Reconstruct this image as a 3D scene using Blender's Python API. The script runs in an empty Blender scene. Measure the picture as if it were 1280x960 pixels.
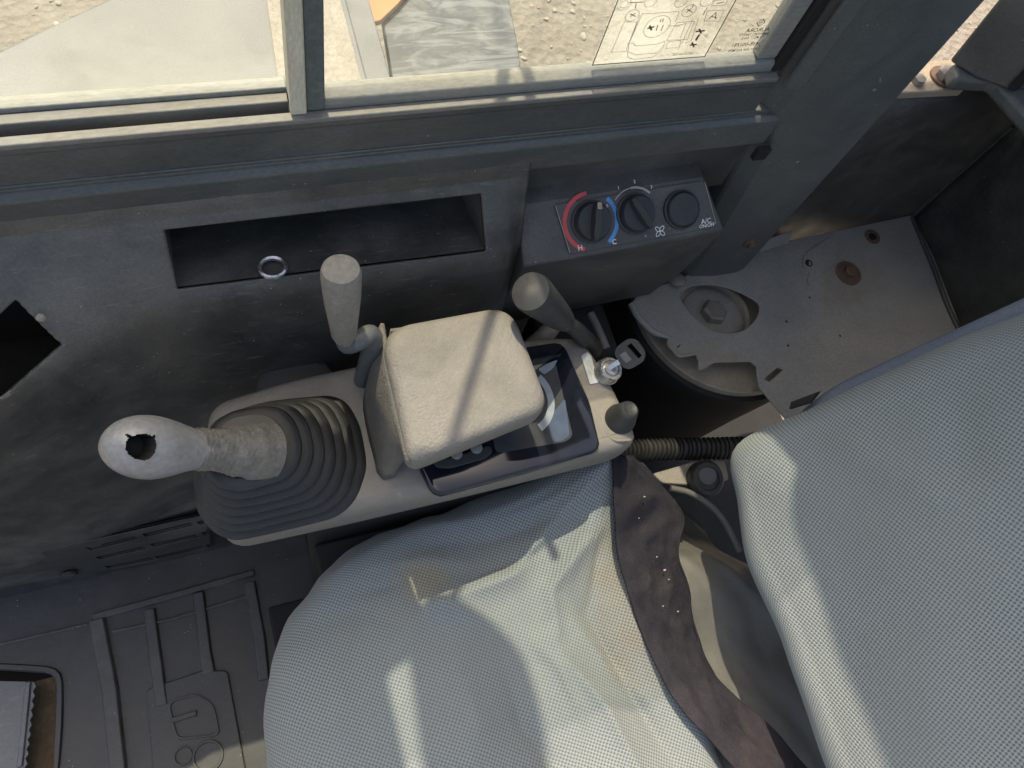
import bpy, bmesh, math, random
from mathutils import Vector, Matrix, noise
random.seed(7)
S = bpy.context.scene
COL = S.collection
R_ = math.radians

# ------------------------------------------------------------------ camera
# X = towards the rear of the machine, Y = towards its right side, Z = up, cab floor at z = 0
F = 1004.0                                   # focal length in pixels of a 1280 px wide picture
nz = Vector((225, -430, -1004)).normalized()
ax = Vector((3260, -640, 1004)); ax -= nz * ax.dot(nz); ax.normalize()
ay = nz.cross(ax)
RC = Matrix((ax, ay, nz))                    # camera (right, down, forward) -> world
C0 = Vector((0, 0, 1.45))
cam_d = bpy.data.cameras.new('camera'); cam = bpy.data.objects.new('camera', cam_d); COL.objects.link(cam)
cam_d.sensor_width = 36; cam_d.lens = 36 * F / 1280; cam_d.clip_start = .01; cam_d.clip_end = 200
M3 = Matrix((RC.col[0], -RC.col[1], -RC.col[2])).transposed()
cam.matrix_world = Matrix.Translation(C0) @ M3.to_4x4()
S.camera = cam
# ------------------------------------------------------------------ sky and sun
SUN_EL, SUN_AZ = R_(64), R_(-5)               # azimuth from +Y towards +X
w = bpy.data.worlds.new('World'); S.world = w; w.use_nodes = True
nt = w.node_tree; bg = nt.nodes['Background']
sky = nt.nodes.new('ShaderNodeTexSky'); sky.sky_type = 'NISHITA'; sky.sun_disc = False
sky.sun_elevation = SUN_EL; sky.sun_rotation = SUN_AZ; sky.dust_density = 4.0; sky.air_density = 1.0
nt.links.new(sky.outputs[0], bg.inputs[0]); bg.inputs[1].default_value = .15
sun_d = bpy.data.lights.new('sun', 'SUN'); sun = bpy.data.objects.new('sun', sun_d); COL.objects.link(sun)
sun_d.energy = 3.0; sun_d.angle = R_(.5); sun_d.color = (1, .90, .75)
SV = Vector((math.sin(SUN_AZ) * math.cos(SUN_EL), math.cos(SUN_AZ) * math.cos(SUN_EL), math.sin(SUN_EL)))
sun.rotation_euler = SV.to_track_quat('Z', 'Y').to_euler(); sun.location = SV * 8
S.view_settings.view_transform = 'Standard'; S.view_settings.look = 'None'
S.view_settings.use_white_balance = True; S.view_settings.white_balance_temperature = 7400; S.view_settings.white_balance_tint = 10
S.view_settings.exposure = 1.08; S.view_settings.gamma = 1; S.view_settings.use_curve_mapping = False

# ------------------------------------------------------------------ survey helpers: sight line -> point on a known plane of the cab
def ray(u, v): return RC @ Vector(((u - 640) / F, (v - 480) / F, 1))
def PZ(u, v, z): r = ray(u, v); return C0 + r * ((z - C0.z) / r.z)
def PY(u, v, y): r = ray(u, v); return C0 + r * ((y - C0.y) / r.y)
def PX(u, v, x): r = ray(u, v); return C0 + r * ((x - C0.x) / r.x)
def HIT(u, v, o, n): r = ray(u, v); return C0 + r * ((o - C0).dot(n) / r.dot(n))
def sz(px, p): return px * (p - C0).dot(RC.col[2]) / F          # size in metres of px at p

# ------------------------------------------------------------------ materials
def new_mat(name):
    m = bpy.data.materials.new(name); m.use_nodes = True
    t = m.node_tree; return m, t, t.nodes['Principled BSDF']
def N(t, kind, **kw):
    n = t.nodes.new(kind)
    for k, v in kw.items():
        if k.startswith('i_'):
            key = k[2:]; key = int(key) if key.isdigit() else key
            n.inputs[key].default_value = v
        else: setattr(n, k, v)
    return n
def ramp(t, src, a, b, ca=(0, 0, 0, 1), cb=(1, 1, 1, 1)):
    r = t.nodes.new('ShaderNodeValToRGB'); r.color_ramp.elements[0].position = a; r.color_ramp.elements[1].position = b
    r.color_ramp.elements[0].color = ca; r.color_ramp.elements[1].color = cb
    t.links.new(src, r.inputs[0]); return r.outputs[0]
def mixc(t, fac, a, b, mode='MIX'):
    m = t.nodes.new('ShaderNodeMix'); m.data_type = 'RGBA'; m.blend_type = mode
    for sock, val in ((m.inputs[0], fac), (m.inputs[6], a), (m.inputs[7], b)):
        if hasattr(val, 'links'): t.links.new(val, sock)
        else: sock.default_value = val if isinstance(val, (float, int)) else (*val[:3], 1)
    return m.outputs[2]
def math_(t, op, a, b=0.):
    m = t.nodes.new('ShaderNodeMath'); m.operation = op
    for s, v in ((m.inputs[0], a), (m.inputs[1], b)):
        if hasattr(v, 'links'): t.links.new(v, s)
        else: s.default_value = v
    return m.outputs[0]
def grimy(name, base, rough=.5, dust=(.2, .19, .16), amount=.5, scale=7, metallic=0., grain=900, grain_h=.12,
          scratch=.0, blotch=(.45, .72), spec=.5, streak=(1, 1, 1), speck=0., dirt=None, gcol=.16, gscale=.45):
    """base colour, broken by dust clouds, scratches, grain and specks"""
    m, t, p = new_mat(name)
    tc = N(t, 'ShaderNodeTexCoord'); mp = N(t, 'ShaderNodeMapping'); mp.inputs['Scale'].default_value = streak
    t.links.new(tc.outputs['Object'], mp.inputs[0]); co = mp.outputs[0]
    def nz_(s, d=6., r=.6, dist=0., c=co):
        n = N(t, 'ShaderNodeTexNoise', i_Scale=s, i_Detail=d, i_Roughness=r, i_Distortion=dist); t.links.new(c, n.inputs['Vector']); return n.outputs[0]
    a = ramp(t, nz_(scale, 8, .62, .6), *blotch)
    b = ramp(t, nz_(scale * 6.3, 5, .7), .35, .75)
    f = math_(t, 'MULTIPLY', math_(t, 'ADD', math_(t, 'MULTIPLY', a, .75), math_(t, 'MULTIPLY', b, .3)), amount)
    col = mixc(t, f, base, dust)
    big = ramp(t, nz_(2.3, 3, .5), .3, .7, (.8, .8, .8, 1), (1.15, 1.15, 1.15, 1))
    col = mixc(t, 1., col, big, 'MULTIPLY')
    gv = ramp(t, nz_(grain * gscale, 3, .6), .3, .7, (1 - gcol,) * 3 + (1,), (1 + gcol,) * 3 + (1,))
    col = mixc(t, 1., col, gv, 'MULTIPLY')
    if dirt:
        dcol, dscale, dlo, dhi = dirt
        col = mixc(t, ramp(t, nz_(dscale, 7, .65, .4), dlo, dhi), col, dcol)
    if scratch:
        mp2 = N(t, 'ShaderNodeMapping'); mp2.inputs['Scale'].default_value = (9, 60, 60); mp2.inputs['Rotation'].default_value = (.3, .5, .35)
        t.links.new(tc.outputs['Object'], mp2.inputs[0])
        s1 = ramp(t, nz_(4, 9, .75, .3, mp2.outputs[0]), .57, .68)
        col = mixc(t, math_(t, 'MULTIPLY', s1, scratch), col, dust)
    if speck:
        vo = N(t, 'ShaderNodeTexVoronoi', i_Scale=150.); t.links.new(co, vo.inputs['Vector'])
        sp = ramp(t, vo.outputs['Distance'], .06, .12, (1, 1, 1, 1), (0, 0, 0, 1))
        keep = ramp(t, nz_(33, 2), .57, .63)
        col = mixc(t, math_(t, 'MULTIPLY', math_(t, 'MULTIPLY', sp, keep), speck), col, (.55, .53, .48))
    t.links.new(col, p.inputs['Base Color'])
    rr = ramp(t, f, 0, .6, (rough,) * 3 + (1,), (min(1, rough + .3),) * 3 + (1,)); t.links.new(rr, p.inputs['Roughness'])
    p.inputs['Metallic'].default_value = metallic; p.inputs['Specular IOR Level'].default_value = spec
    bp = N(t, 'ShaderNodeBump', i_Strength=grain_h, i_Distance=.001)
    hh = math_(t, 'ADD', nz_(grain, 2, .5), math_(t, 'MULTIPLY', nz_(scale * 9, 4), 1.2))
    t.links.new(hh, bp.inputs['Height']); t.links.new(bp.outputs[0], p.inputs['Normal'])
    return m
def plain(name, base, rough=.5, metallic=0., spec=.5):
    m, t, p = new_mat(name)
    tc = N(t, 'ShaderNodeTexCoord'); n = N(t, 'ShaderNodeTexNoise', i_Scale=60., i_Detail=5.); t.links.new(tc.outputs['Object'], n.inputs['Vector'])
    c = mixc(t, ramp(t, n.outputs[0], .3, .75), tuple(x * .8 for x in base), tuple(min(1, x * 1.15) for x in base))
    t.links.new(c, p.inputs['Base Color']); p.inputs['Roughness'].default_value = rough; p.inputs['Metallic'].default_value = metallic
    p.inputs['Specular IOR Level'].default_value = spec
    return m
MT = {}
MT['trim'] = grimy('dusty_trim_plastic', (.040, .041, .039), .36, (.20, .19, .168), .8, 3.6, scratch=.5, speck=.8, blotch=(.47, .74))
MT['plastic'] = grimy('dusty_black_plastic', (.042, .042, .041), .42, (.16, .15, .13), .65, 5.5, scratch=.35, speck=.7)
MT['frame'] = grimy('painted_frame_steel', (.062, .068, .066), .38, (.18, .175, .16), .55, 6, scratch=.25, speck=.6, streak=(.5, 1, 1))
MT['pillar'] = grimy('grey_painted_pillar', (.078, .088, .088), .38, (.165, .172, .16), .55, 6, scratch=.3, speck=.7)
MT['rib'] = grimy('worn_rib_rubber', (.040, .043, .044), .5, (.15, .148, .14), .7, 14, scratch=.3, speck=1.)
MT['mat'] = grimy('black_rubber_mat', (.024, .027, .029), .45, (.11, .11, .105), .6, 8, scratch=.3, speck=1., grain_h=.2)
MT['rubber'] = grimy('boot_rubber', (.013, .014, .015), .42, (.055, .056, .056), .5, 22, grain=500)
MT['black'] = grimy('matt_black', (.007, .007, .007), .75, (.022, .020, .018), .5, 14)
MT['beige'] = grimy('worn_beige_plastic', (.225, .209, .182), .46, (.135, .122, .103), .6, 12, grain=700, grain_h=.3, speck=.3, gcol=.05, scratch=.25)
MT['hood'] = grimy('pebbled_taupe_hood', (.215, .202, .182), .6, (.165, .155, .138), .7, 12, grain=420, grain_h=.9, gcol=.07, gscale=.9, scratch=.25, dirt=((.15, .135, .115), 6, .60, .80))
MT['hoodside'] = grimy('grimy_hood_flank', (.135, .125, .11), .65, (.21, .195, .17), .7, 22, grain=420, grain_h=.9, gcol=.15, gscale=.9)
MT['sash'] = grimy('dusty_aluminium_sash', (.20, .21, .20), .45, (.28, .26, .20), .8, 16, streak=(.35, 1, 1), scratch=.6, speck=.8)
MT['stile'] = grimy('pale_grimy_stile', (.50, .48, .39), .5, (.36, .33, .22), .6, 14, streak=(1, 1, .35))
MT['lip'] = grimy('dusty_sill_lip', (.15, .15, .14), .5, (.26, .24, .19), .7, 18, streak=(.3, 1, 1))
MT['track'] = grimy('rusty_track', (.05, .03, .024), .8, (.12, .08, .06), .5, 20)
MT['silver'] = grimy('pale_silver_paint', (.105, .116, .122), .33, (.16, .158, .146), .6, 7, speck=.5, grain=600)
MT['grip_tape'] = grimy('gritty_silver_top', (.29, .265, .22), .6, (.21, .19, .155), .6, 30, grain=250, grain_h=1.)
def smear_mat():
    m, t, p = new_mat('mud_smeared_plate')
    tc = N(t, 'ShaderNodeTexCoord'); mp = N(t, 'ShaderNodeMapping'); mp.inputs['Rotation'].default_value = (0, 0, .35); mp.inputs['Scale'].default_value = (1.2, 6, 1); t.links.new(tc.outputs['Object'], mp.inputs[0])
    def nn(sc, d, r, di, co): n = N(t, 'ShaderNodeTexNoise', i_Scale=sc, i_Detail=d, i_Roughness=r, i_Distortion=di); t.links.new(co, n.inputs['Vector']); return n.outputs[0]
    a = ramp(t, nn(5, 8, .62, 1.6, mp.outputs[0]), .47, .62); b = ramp(t, nn(7, 7, .6, 2.5, tc.outputs['Object']), .5, .62)
    c = mixc(t, math_(t, 'MULTIPLY', a, .7), (.022, .031, .040), (.15, .165, .175)); c = mixc(t, math_(t, 'MULTIPLY', b, .35), c, (.17, .18, .18))
    t.links.new(c, p.inputs['Base Color']); p.inputs['Roughness'].default_value = .45; return m
MT['plate'] = smear_mat()
MT['orange'] = grimy('faded_orange_paint', (.48, .19, .07), .6, (.40, .27, .15), .5, 12)
MT['sheet'] = grimy('grey_torn_sheet', (.23, .225, .205), .6, (.36, .335, .285), .8, 6, scratch=.45, dirt=((.24, .19, .135), 6, .58, .74), speck=.7)
MT['tan'] = grimy('dusty_tan_metal', (.34, .29, .22), .7, (.24, .20, .15), .6, 18, speck=.4)
MT['rust'] = grimy('rusted_steel', (.13, .075, .05), .8, (.20, .14, .10), .7, 40)
MT['steel'] = grimy('dull_bolt_steel', (.27, .25, .22), .5, (.20, .16, .12), .6, 40, metallic=.35)
MT['chrome'] = grimy('scuffed_chrome', (.62, .62, .62), .22, (.40, .38, .34), .4, 30, metallic=.85)
MT['grip'] = grimy('polished_grey_grip', (.24, .24, .235), .28, (.17, .155, .135), .6, 22, grain=500, spec=.7)
MT['neck'] = grimy('crusty_neck_rubber', (.13, .125, .112), .6, (.27, .248, .20), .7, 45, grain=300, grain_h=1.)
MT['knobgrey'] = grimy('worn_grey_knob', (.19, .18, .155), .5, (.28, .255, .215), .6, 24, grain=450, grain_h=.4)
MT['rod'] = grimy('grey_rod', (.085, .095, .10), .35, (.20, .19, .17), .5, 20)
MT['knobdark'] = grimy('dark_knob', (.022, .024, .026), .5, (.06, .06, .058), .6, 25)
MT['knobmid'] = grimy('dark_grey_knob', (.028, .030, .032), .48, (.06, .06, .058), .6, 25)
MT['label'] = plain('pale_label', (.52, .54, .55), .4, .2)
MT['white'] = plain('white_print', (.75, .75, .72), .6)
MT['red'] = plain('red_print', (.62, .07, .07), .5)
MT['blue'] = plain('blue_print', (.06, .28, .58), .5)
MT['ink'] = plain('brown_ink', (.10, .075, .05), .6)
MT['inkpale'] = plain('pale_ink', (.42, .38, .31), .6)
MT['screen'] = plain('smoked_screen', (.008, .010, .016), .07, 0, .6)
MT['screen_print'] = plain('screen_grey_print', (.05, .053, .058), .12)
MT['screen_white'] = plain('screen_white_print', (.26, .30, .33), .15)
MT['screen_blue'] = plain('screen_blue_print', (.075, .10, .15), .12)
MT['skirt'] = grimy('dark_plum_cloth', (.017, .017, .024), .95, (.050, .045, .050), .8, 7, grain=700, grain_h=1., spec=.15, gcol=.3, gscale=1., dirt=((.075, .060, .050), 5, .60, .78))
MT['basecloth'] = grimy('grey_vinyl_cover', (.105, .105, .098), .55, (.16, .15, .13), .6, 9, grain=1200, grain_h=.4)
MT['shell'] = grimy('blue_grey_shell', (.13, .16, .21), .6, (.20, .21, .22), .5, 10)
MT['hose'] = grimy('hose_plastic', (.018, .018, .018), .5, (.05, .046, .04), .6, 20)
MT['dirt'] = grimy('brown_dirt', (.10, .075, .045), .95, (.20, .15, .10), .7, 30, grain=300, grain_h=1.)
MT['pedal'] = grimy('worn_pedal_steel', (.085, .095, .105), .38, (.20, .20, .20), .6, 14, scratch=.5, speck=.8, metallic=.3)
MT['stone'] = grimy('pebble', (.32, .285, .235), .9, (.24, .215, .175), .7, 8)

def ground_mat():
    m, t, p = new_mat('gravelly_ground')
    tc = N(t, 'ShaderNodeTexCoord')
    def nn(s, d, r=.6):
        n = N(t, 'ShaderNodeTexNoise', i_Scale=s, i_Detail=d, i_Roughness=r); t.links.new(tc.outputs['Object'], n.inputs['Vector']); return n.outputs[0]
    vo = N(t, 'ShaderNodeTexVoronoi', i_Scale=26.); t.links.new(tc.outputs['Object'], vo.inputs['Vector'])
    c = mixc(t, ramp(t, nn(28, 8, .75), .35, .68), (.125, .112, .09), (.26, .235, .197))
    c = mixc(t, ramp(t, nn(1.3, 4), .35, .7), c, (.255, .232, .197))
    c = mixc(t, math_(t, 'MULTIPLY', ramp(t, vo.outputs['Color'], .55, .95), .35), c, (.20, .15, .10))
    t.links.new(c, p.inputs['Base Color']); p.inputs['Roughness'].default_value = .95
    b = N(t, 'ShaderNodeBump', i_Strength=.8, i_Distance=.02); t.links.new(math_(t, 'ADD', nn(30, 6, .7), vo.outputs['Distance']), b.inputs['Height'])
    t.links.new(b.outputs[0], p.inputs['Normal']); return m
MT['ground'] = ground_mat()

def fabric(name, light, dark, pitch=.0036, stain=True):
    m, t, p = new_mat(name)
    uv = N(t, 'ShaderNodeUVMap'); uv.uv_map = 'UVMap'
    tc = N(t, 'ShaderNodeTexCoord')
    mp = N(t, 'ShaderNodeMapping'); mp.inputs['Rotation'].default_value = (0, 0, R_(34)); t.links.new(uv.outputs[0], mp.inputs[0])
    # slight unevenness of the threads
    nd = N(t, 'ShaderNodeTexNoise', i_Scale=14., i_Detail=3.); t.links.new(uv.outputs[0], nd.inputs['Vector'])
    ad = N(t, 'ShaderNodeVectorMath', operation='MULTIPLY_ADD'); t.links.new(nd.outputs['Color'], ad.inputs[0]); ad.inputs[1].default_value = (.004, .004, 0); t.links.new(mp.outputs[0], ad.inputs[2])
    sx = N(t, 'ShaderNodeSeparateXYZ'); t.links.new(ad.outputs[0], sx.inputs[0])
    k = 2 * math.pi / pitch
    a = math_(t, 'SINE', math_(t, 'MULTIPLY', sx.outputs[0], k)); b = math_(t, 'SINE', math_(t, 'MULTIPLY', sx.outputs[1], k))
    h = math_(t, 'ADD', math_(t, 'MULTIPLY', math_(t, 'ADD', a, b), .25), .5)
    pat = ramp(t, h, .22, .62)
    col = mixc(t, pat, dark, light)
    def nn(s, d=6, r=.6):
        n = N(t, 'ShaderNodeTexNoise', i_Scale=s, i_Detail=d, i_Roughness=r); t.links.new(tc.outputs['Object'], n.inputs['Vector']); return n.outputs[0]
    col = mixc(t, math_(t, 'MULTIPLY', ramp(t, nn(5), .42, .75), .45), col, tuple(x * .72 for x in light))
    if stain:
        for c, r, sc, amt in stain:
            g = N(t, 'ShaderNodeVectorMath', operation='DISTANCE'); t.links.new(tc.outputs['Object'], g.inputs[0]); g.inputs[1].default_value = c
            dd = math_(t, 'ADD', g.outputs['Value'], math_(t, 'MULTIPLY', math_(t, 'SUBTRACT', nn(11), .5), r * 1.6))
            col = mixc(t, math_(t, 'MULTIPLY', ramp(t, dd, r * .35, r, (1, 1, 1, 1), (0, 0, 0, 1)), amt), col, mixc(t, pat, tuple(x * .5 for x in sc), sc))
    t.links.new(col, p.inputs['Base Color']); p.inputs['Roughness'].default_value = .9; p.inputs['Specular IOR Level'].default_value = .15
    p.inputs['Sheen Weight'].default_value = .15
    bp = N(t, 'ShaderNodeBump', i_Strength=.55, i_Distance=.0012); t.links.new(math_(t, 'ADD', h, math_(t, 'MULTIPLY', nn(900, 2), .3)), bp.inputs['Height'])
    t.links.new(bp.outputs[0], p.inputs['Normal']); return m
STN = [((.42, .03, .5), .13, (.25, .195, .135), .6), ((.13, .13, .5), .035, (.30, .27, .17), .5), ((.35, .20, .5), .05, (.22, .19, .16), .5)]
MT['fabric'] = fabric('woven_seat_cover', (.23, .259, .262), (.095, .114, .119), stain=STN)
MT['fabric_back'] = fabric('woven_back_cover', (.26, .29, .292), (.102, .121, .126), stain=[((.47, .17, .70), .05, (.40, .30, .2), .5)])

def glass_mat(name, tint, dirt, scatter='ShaderNodeBsdfDiffuse', scol=(.5, .47, .40, 1)):
    m = bpy.data.materials.new(name); m.use_nodes = True; t = m.node_tree
    t.nodes.clear(); out = N(t, 'ShaderNodeOutputMaterial')
    tr = N(t, 'ShaderNodeBsdfTransparent'); tr.inputs[0].default_value = (*tint, 1)
    gl = N(t, 'ShaderNodeBsdfGlossy'); gl.inputs['Roughness'].default_value = .03
    lw = N(t, 'ShaderNodeLayerWeight', i_Blend=.5)           # facing term: same on both faces of the pane
    frs = math_(t, 'ADD', math_(t, 'MULTIPLY', math_(t, 'POWER', lw.outputs['Facing'], 5.), .45), .02)
    mx = N(t, 'ShaderNodeMixShader'); t.links.new(frs, mx.inputs[0]); t.links.new(tr.outputs[0], mx.inputs[1]); t.links.new(gl.outputs[0], mx.inputs[2])
    df = N(t, scatter); df.inputs[0].default_value = scol
    tc = N(t, 'ShaderNodeTexCoord'); n = N(t, 'ShaderNodeTexNoise', i_Scale=14., i_Detail=8., i_Roughness=.7); t.links.new(tc.outputs['Object'], n.inputs['Vector'])
    f = math_(t, 'MULTIPLY', ramp(t, n.outputs[0], .3, .8), dirt)
    m2 = N(t, 'ShaderNodeMixShader'); t.links.new(f, m2.inputs[0]); t.links.new(mx.outputs[0], m2.inputs[1]); t.links.new(df.outputs[0], m2.inputs[2])
    t.links.new(m2.outputs[0], out.inputs[0]); return m
MT['glass'] = glass_mat('dusty_window_glass', (.93, .96, .94), .16, 'ShaderNodeBsdfTranslucent', (.6, .6, .55, 1))
MT['sticker'] = glass_mat('clear_sticker_film', (.96, .95, .92), .60, 'ShaderNodeBsdfTranslucent', (.78, .78, .76, 1))

# ------------------------------------------------------------------ object helpers
def props(o, label=None, cat=None, group=None, kind=None):
    for k, v in (('label', label), ('category', cat), ('group', group), ('kind', kind)):
        if v: o[k] = v
    return o
def thing(name, loc, label, cat, group=None):
    e = bpy.data.objects.new(name, None); COL.objects.link(e); e.location = loc; e.empty_display_size = .05
    e['_l'] = 0; del e['_l']
    return props(e, label, cat, group)
def wloc(o):
    v = Vector(o.location)
    return v if o.parent is None else v
def link(o, parent):
    COL.objects.link(o)
    if parent is not None:
        o.parent = parent
        root = parent
        while root.parent is not None: root = root.parent
        if parent is root and root.type == 'EMPTY': o.matrix_parent_inverse = Matrix.Translation(-Vector(root.location))
    return o
def finish(o, smooth=38, bev=0, seg=2, sub=0):
    me = o.data
    for p in me.polygons: p.use_smooth = True
    if smooth is not None and hasattr(me, 'set_sharp_from_angle'): me.set_sharp_from_angle(angle=R_(smooth))
    if bev:
        b = o.modifiers.new('bevel', 'BEVEL'); b.width = bev; b.segments = seg; b.limit_method = 'ANGLE'; b.angle_limit = R_(35)
    if sub:
        s = o.modifiers.new('sub', 'SUBSURF'); s.levels = sub; s.render_levels = sub
    return o
def bm_obj(name, bm, mat, parent=None, smooth=38, bev=0, seg=2, sub=0, recalc=True):
    if recalc: bmesh.ops.recalc_face_normals(bm, faces=bm.faces)
    me = bpy.data.meshes.new(name); bm.to_mesh(me); bm.free()
    me.materials.append(MT[mat] if isinstance(mat, str) else mat)
    o = bpy.data.objects.new(name, me); link(o, parent)
    return finish(o, smooth, bev, seg, sub)
def V(*a): return Vector(a)
def rounded(pts, r, n=5):
    out = []; k = len(pts)
    rs = r if isinstance(r, (list, tuple)) else [r] * k
    for i in range(k):
        p, a, b = Vector(pts[i]), Vector(pts[i - 1]), Vector(pts[(i + 1) % k])
        d1, d2 = (a - p), (b - p)
        q = min(rs[i], d1.length * .48, d2.length * .48)
        if q < 1e-5: out.append(p); continue
        A, B = p + d1.normalized() * q, p + d2.normalized() * q
        for j in range(n + 1):
            s = j / n; out.append(A * (1 - s) ** 2 + p * 2 * s * (1 - s) + B * s * s)
    return out
def resample(pts, n, closed=True):
    P = [Vector(p) for p in pts] + ([Vector(pts[0])] if closed else [])
    L = [0]
    for a, b in zip(P, P[1:]): L.append(L[-1] + (b - a).length)
    out = []; m = n if closed else n - 1
    j = 0
    for i in range(n):
        s = L[-1] * i / m
        while j < len(L) - 2 and L[j + 1] < s: j += 1
        f = (s - L[j]) / max(1e-9, L[j + 1] - L[j]); out.append(P[j].lerp(P[j + 1], min(1, max(0, f))))
    return out
def smooth_path(pts, k=8):
    P = [Vector(p) for p in pts]; P = [P[0] * 2 - P[1]] + P + [P[-1] * 2 - P[-2]]; out = []
    for i in range(1, len(P) - 2):
        for j in range(k):
            t = j / k; a, b, c, d = P[i - 1:i + 3]
            out.append(.5 * ((2 * b) + (c - a) * t + (2 * a - 5 * b + 4 * c - d) * t * t + (3 * b - a - 3 * c + d) * t ** 3))
    out.append(P[-2]); return out
def prism(name, pts, vec, mat, parent=None, bev=.0015, seg=2, smooth=38):
    bm = bmesh.new(); vec = Vector(vec)
    a = [bm.verts.new(p) for p in pts]; b = [bm.verts.new(Vector(p) + vec) for p in pts]; n = len(a)
    bm.faces.new(a); bm.faces.new(list(reversed(b)))
    for i in range(n): bm.faces.new((a[i], b[i], b[(i + 1) % n], a[(i + 1) % n]))
    return bm_obj(name, bm, mat, parent, smooth, bev, seg)
def loft(name, loops, mat, parent=None, caps=(True, True), smooth=38, bev=0, closed=True, sub=0):
    bm = bmesh.new(); L = [[bm.verts.new(p) for p in l] for l in loops]; n = len(L[0])
    for A, B in zip(L, L[1:]):
        for i in range(n if closed else n - 1):
            try: bm.faces.new((A[i], A[(i + 1) % n], B[(i + 1) % n], B[i]))
            except ValueError: pass
    if caps[0]: bm.faces.new(L[0])
    if caps[1]: bm.faces.new(list(reversed(L[-1])))
    return bm_obj(name, bm, mat, parent, smooth, bev, sub=sub)
def plate(name, outer, holes, vec, mat, parent=None, bev=.0008, smooth=38):
    bm = bmesh.new(); E = []
    for lp in [outer] + holes:
        vs = [bm.verts.new(p) for p in lp]
        for i in range(len(vs)): E.append(bm.edges.new((vs[i], vs[(i + 1) % len(vs)])))
    bmesh.ops.triangle_fill(bm, use_beauty=True, use_dissolve=False, edges=E)
    r = bmesh.ops.extrude_face_region(bm, geom=bm.faces[:])
    bmesh.ops.translate(bm, vec=Vector(vec), verts=[g for g in r['geom'] if isinstance(g, bmesh.types.BMVert)])
    return bm_obj(name, bm, mat, parent, smooth, bev, 1)
def box(name, lo, hi, mat, parent=None, bev=.002, seg=2):
    x0, y0, z0 = lo; x1, y1, z1 = hi
    return prism(name, [V(x0, y0, z0), V(x1, y0, z0), V(x1, y1, z0), V(x0, y1, z0)], (0, 0, z1 - z0), mat, parent, bev, seg)
def tube(name, pts, rad, mat, parent=None, seg=14, k=8, smooth_it=True, flat=1.):
    P = smooth_path(pts, k) if smooth_it and len(pts) > 2 else [Vector(p) for p in pts]
    n = len(P)
    if not isinstance(rad, (list, tuple)): rad = [rad] * n
    elif len(rad) != n:
        rr = rad; rad = []
        for i in range(n):
            s = i / (n - 1) * (len(rr) - 1); j = min(int(s), len(rr) - 2); rad.append(rr[j] + (rr[j + 1] - rr[j]) * (s - j))
    loops = []; ref = None
    for i in range(n):
        d = (P[min(i + 1, n - 1)] - P[max(i - 1, 0)]).normalized()
        if ref is None: ref = d.orthogonal().normalized()
        ref = (ref - d * ref.dot(d)).normalized(); q = d.cross(ref)
        loops.append([P[i] + (ref * math.cos(2 * math.pi * j / seg) + q * math.sin(2 * math.pi * j / seg) * flat) * rad[i] for j in range(seg)])
    return loft(name, loops, mat, parent, smooth=50)
def lathe(name, o, axis, prof, mat, parent=None, seg=32, smooth=40, fn=None, ref=None, caps=(True, True)):
    axis = Vector(axis).normalized(); r = (Vector(ref) if ref else axis.orthogonal()).normalized(); r = (r - axis * r.dot(axis)).normalized(); q = axis.cross(r)
    loops = []
    for rad, h in prof:
        l = []
        for j in range(seg):
            a = 2 * math.pi * j / seg
            l.append(Vector(o) + axis * h + (r * math.cos(a) + q * math.sin(a)) * rad)
        loops.append(l)
    if fn: loops = [[fn(p) for p in l] for l in loops]
    return loft(name, loops, mat, parent, caps=caps, smooth=smooth)
class Fr:                                     # a flat local frame: o + a*ex + b*ey + c*n
    def __init__(s, o, ex, ey):
        s.o = Vector(o); s.ex = Vector(ex).normalized(); ey = Vector(ey); s.n = s.ex.cross(ey).normalized(); s.ey = s.n.cross(s.ex)
    def p(s, a, b, c=0.): return s.o + s.ex * a + s.ey * b + s.n * c
    def loc(s, p): d = Vector(p) - s.o; return d.dot(s.ex), d.dot(s.ey)
    def px(s, u, v): return s.loc(HIT(u, v, s.o, s.n))
def ribbons(name, fr, lines, w, mat, parent, c=.0004, th=.0002):
    """flat print: each polyline a thin ribbon in frame fr"""
    bm = bmesh.new()
    for ln in lines:
        ww = w
        if isinstance(ln, tuple): ln, ww = ln
        for (a0, b0), (a1, b1) in zip(ln, ln[1:]):
            d = Vector((a1 - a0, b1 - b0)); L = d.length
            if L < 1e-6: continue
            d /= L; nn = Vector((-d.y, d.x)) * ww / 2; e = d * ww * .35
            q = [(a0 - e.x + nn.x, b0 - e.y + nn.y), (a1 + e.x + nn.x, b1 + e.y + nn.y), (a1 + e.x - nn.x, b1 + e.y - nn.y), (a0 - e.x - nn.x, b0 - e.y - nn.y)]
            bm.faces.new([bm.verts.new(fr.p(x, y, c + random.random() * 1e-5)) for x, y in q])
    return bm_obj(name, bm, mat, parent, None, recalc=False)
def arc_pts(cx, cy, r, a0, a1, n=18): return [(cx + r * math.cos(R_(a0 + (a1 - a0) * i / n)), cy + r * math.sin(R_(a0 + (a1 - a0) * i / n))) for i in range(n + 1)]
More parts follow.
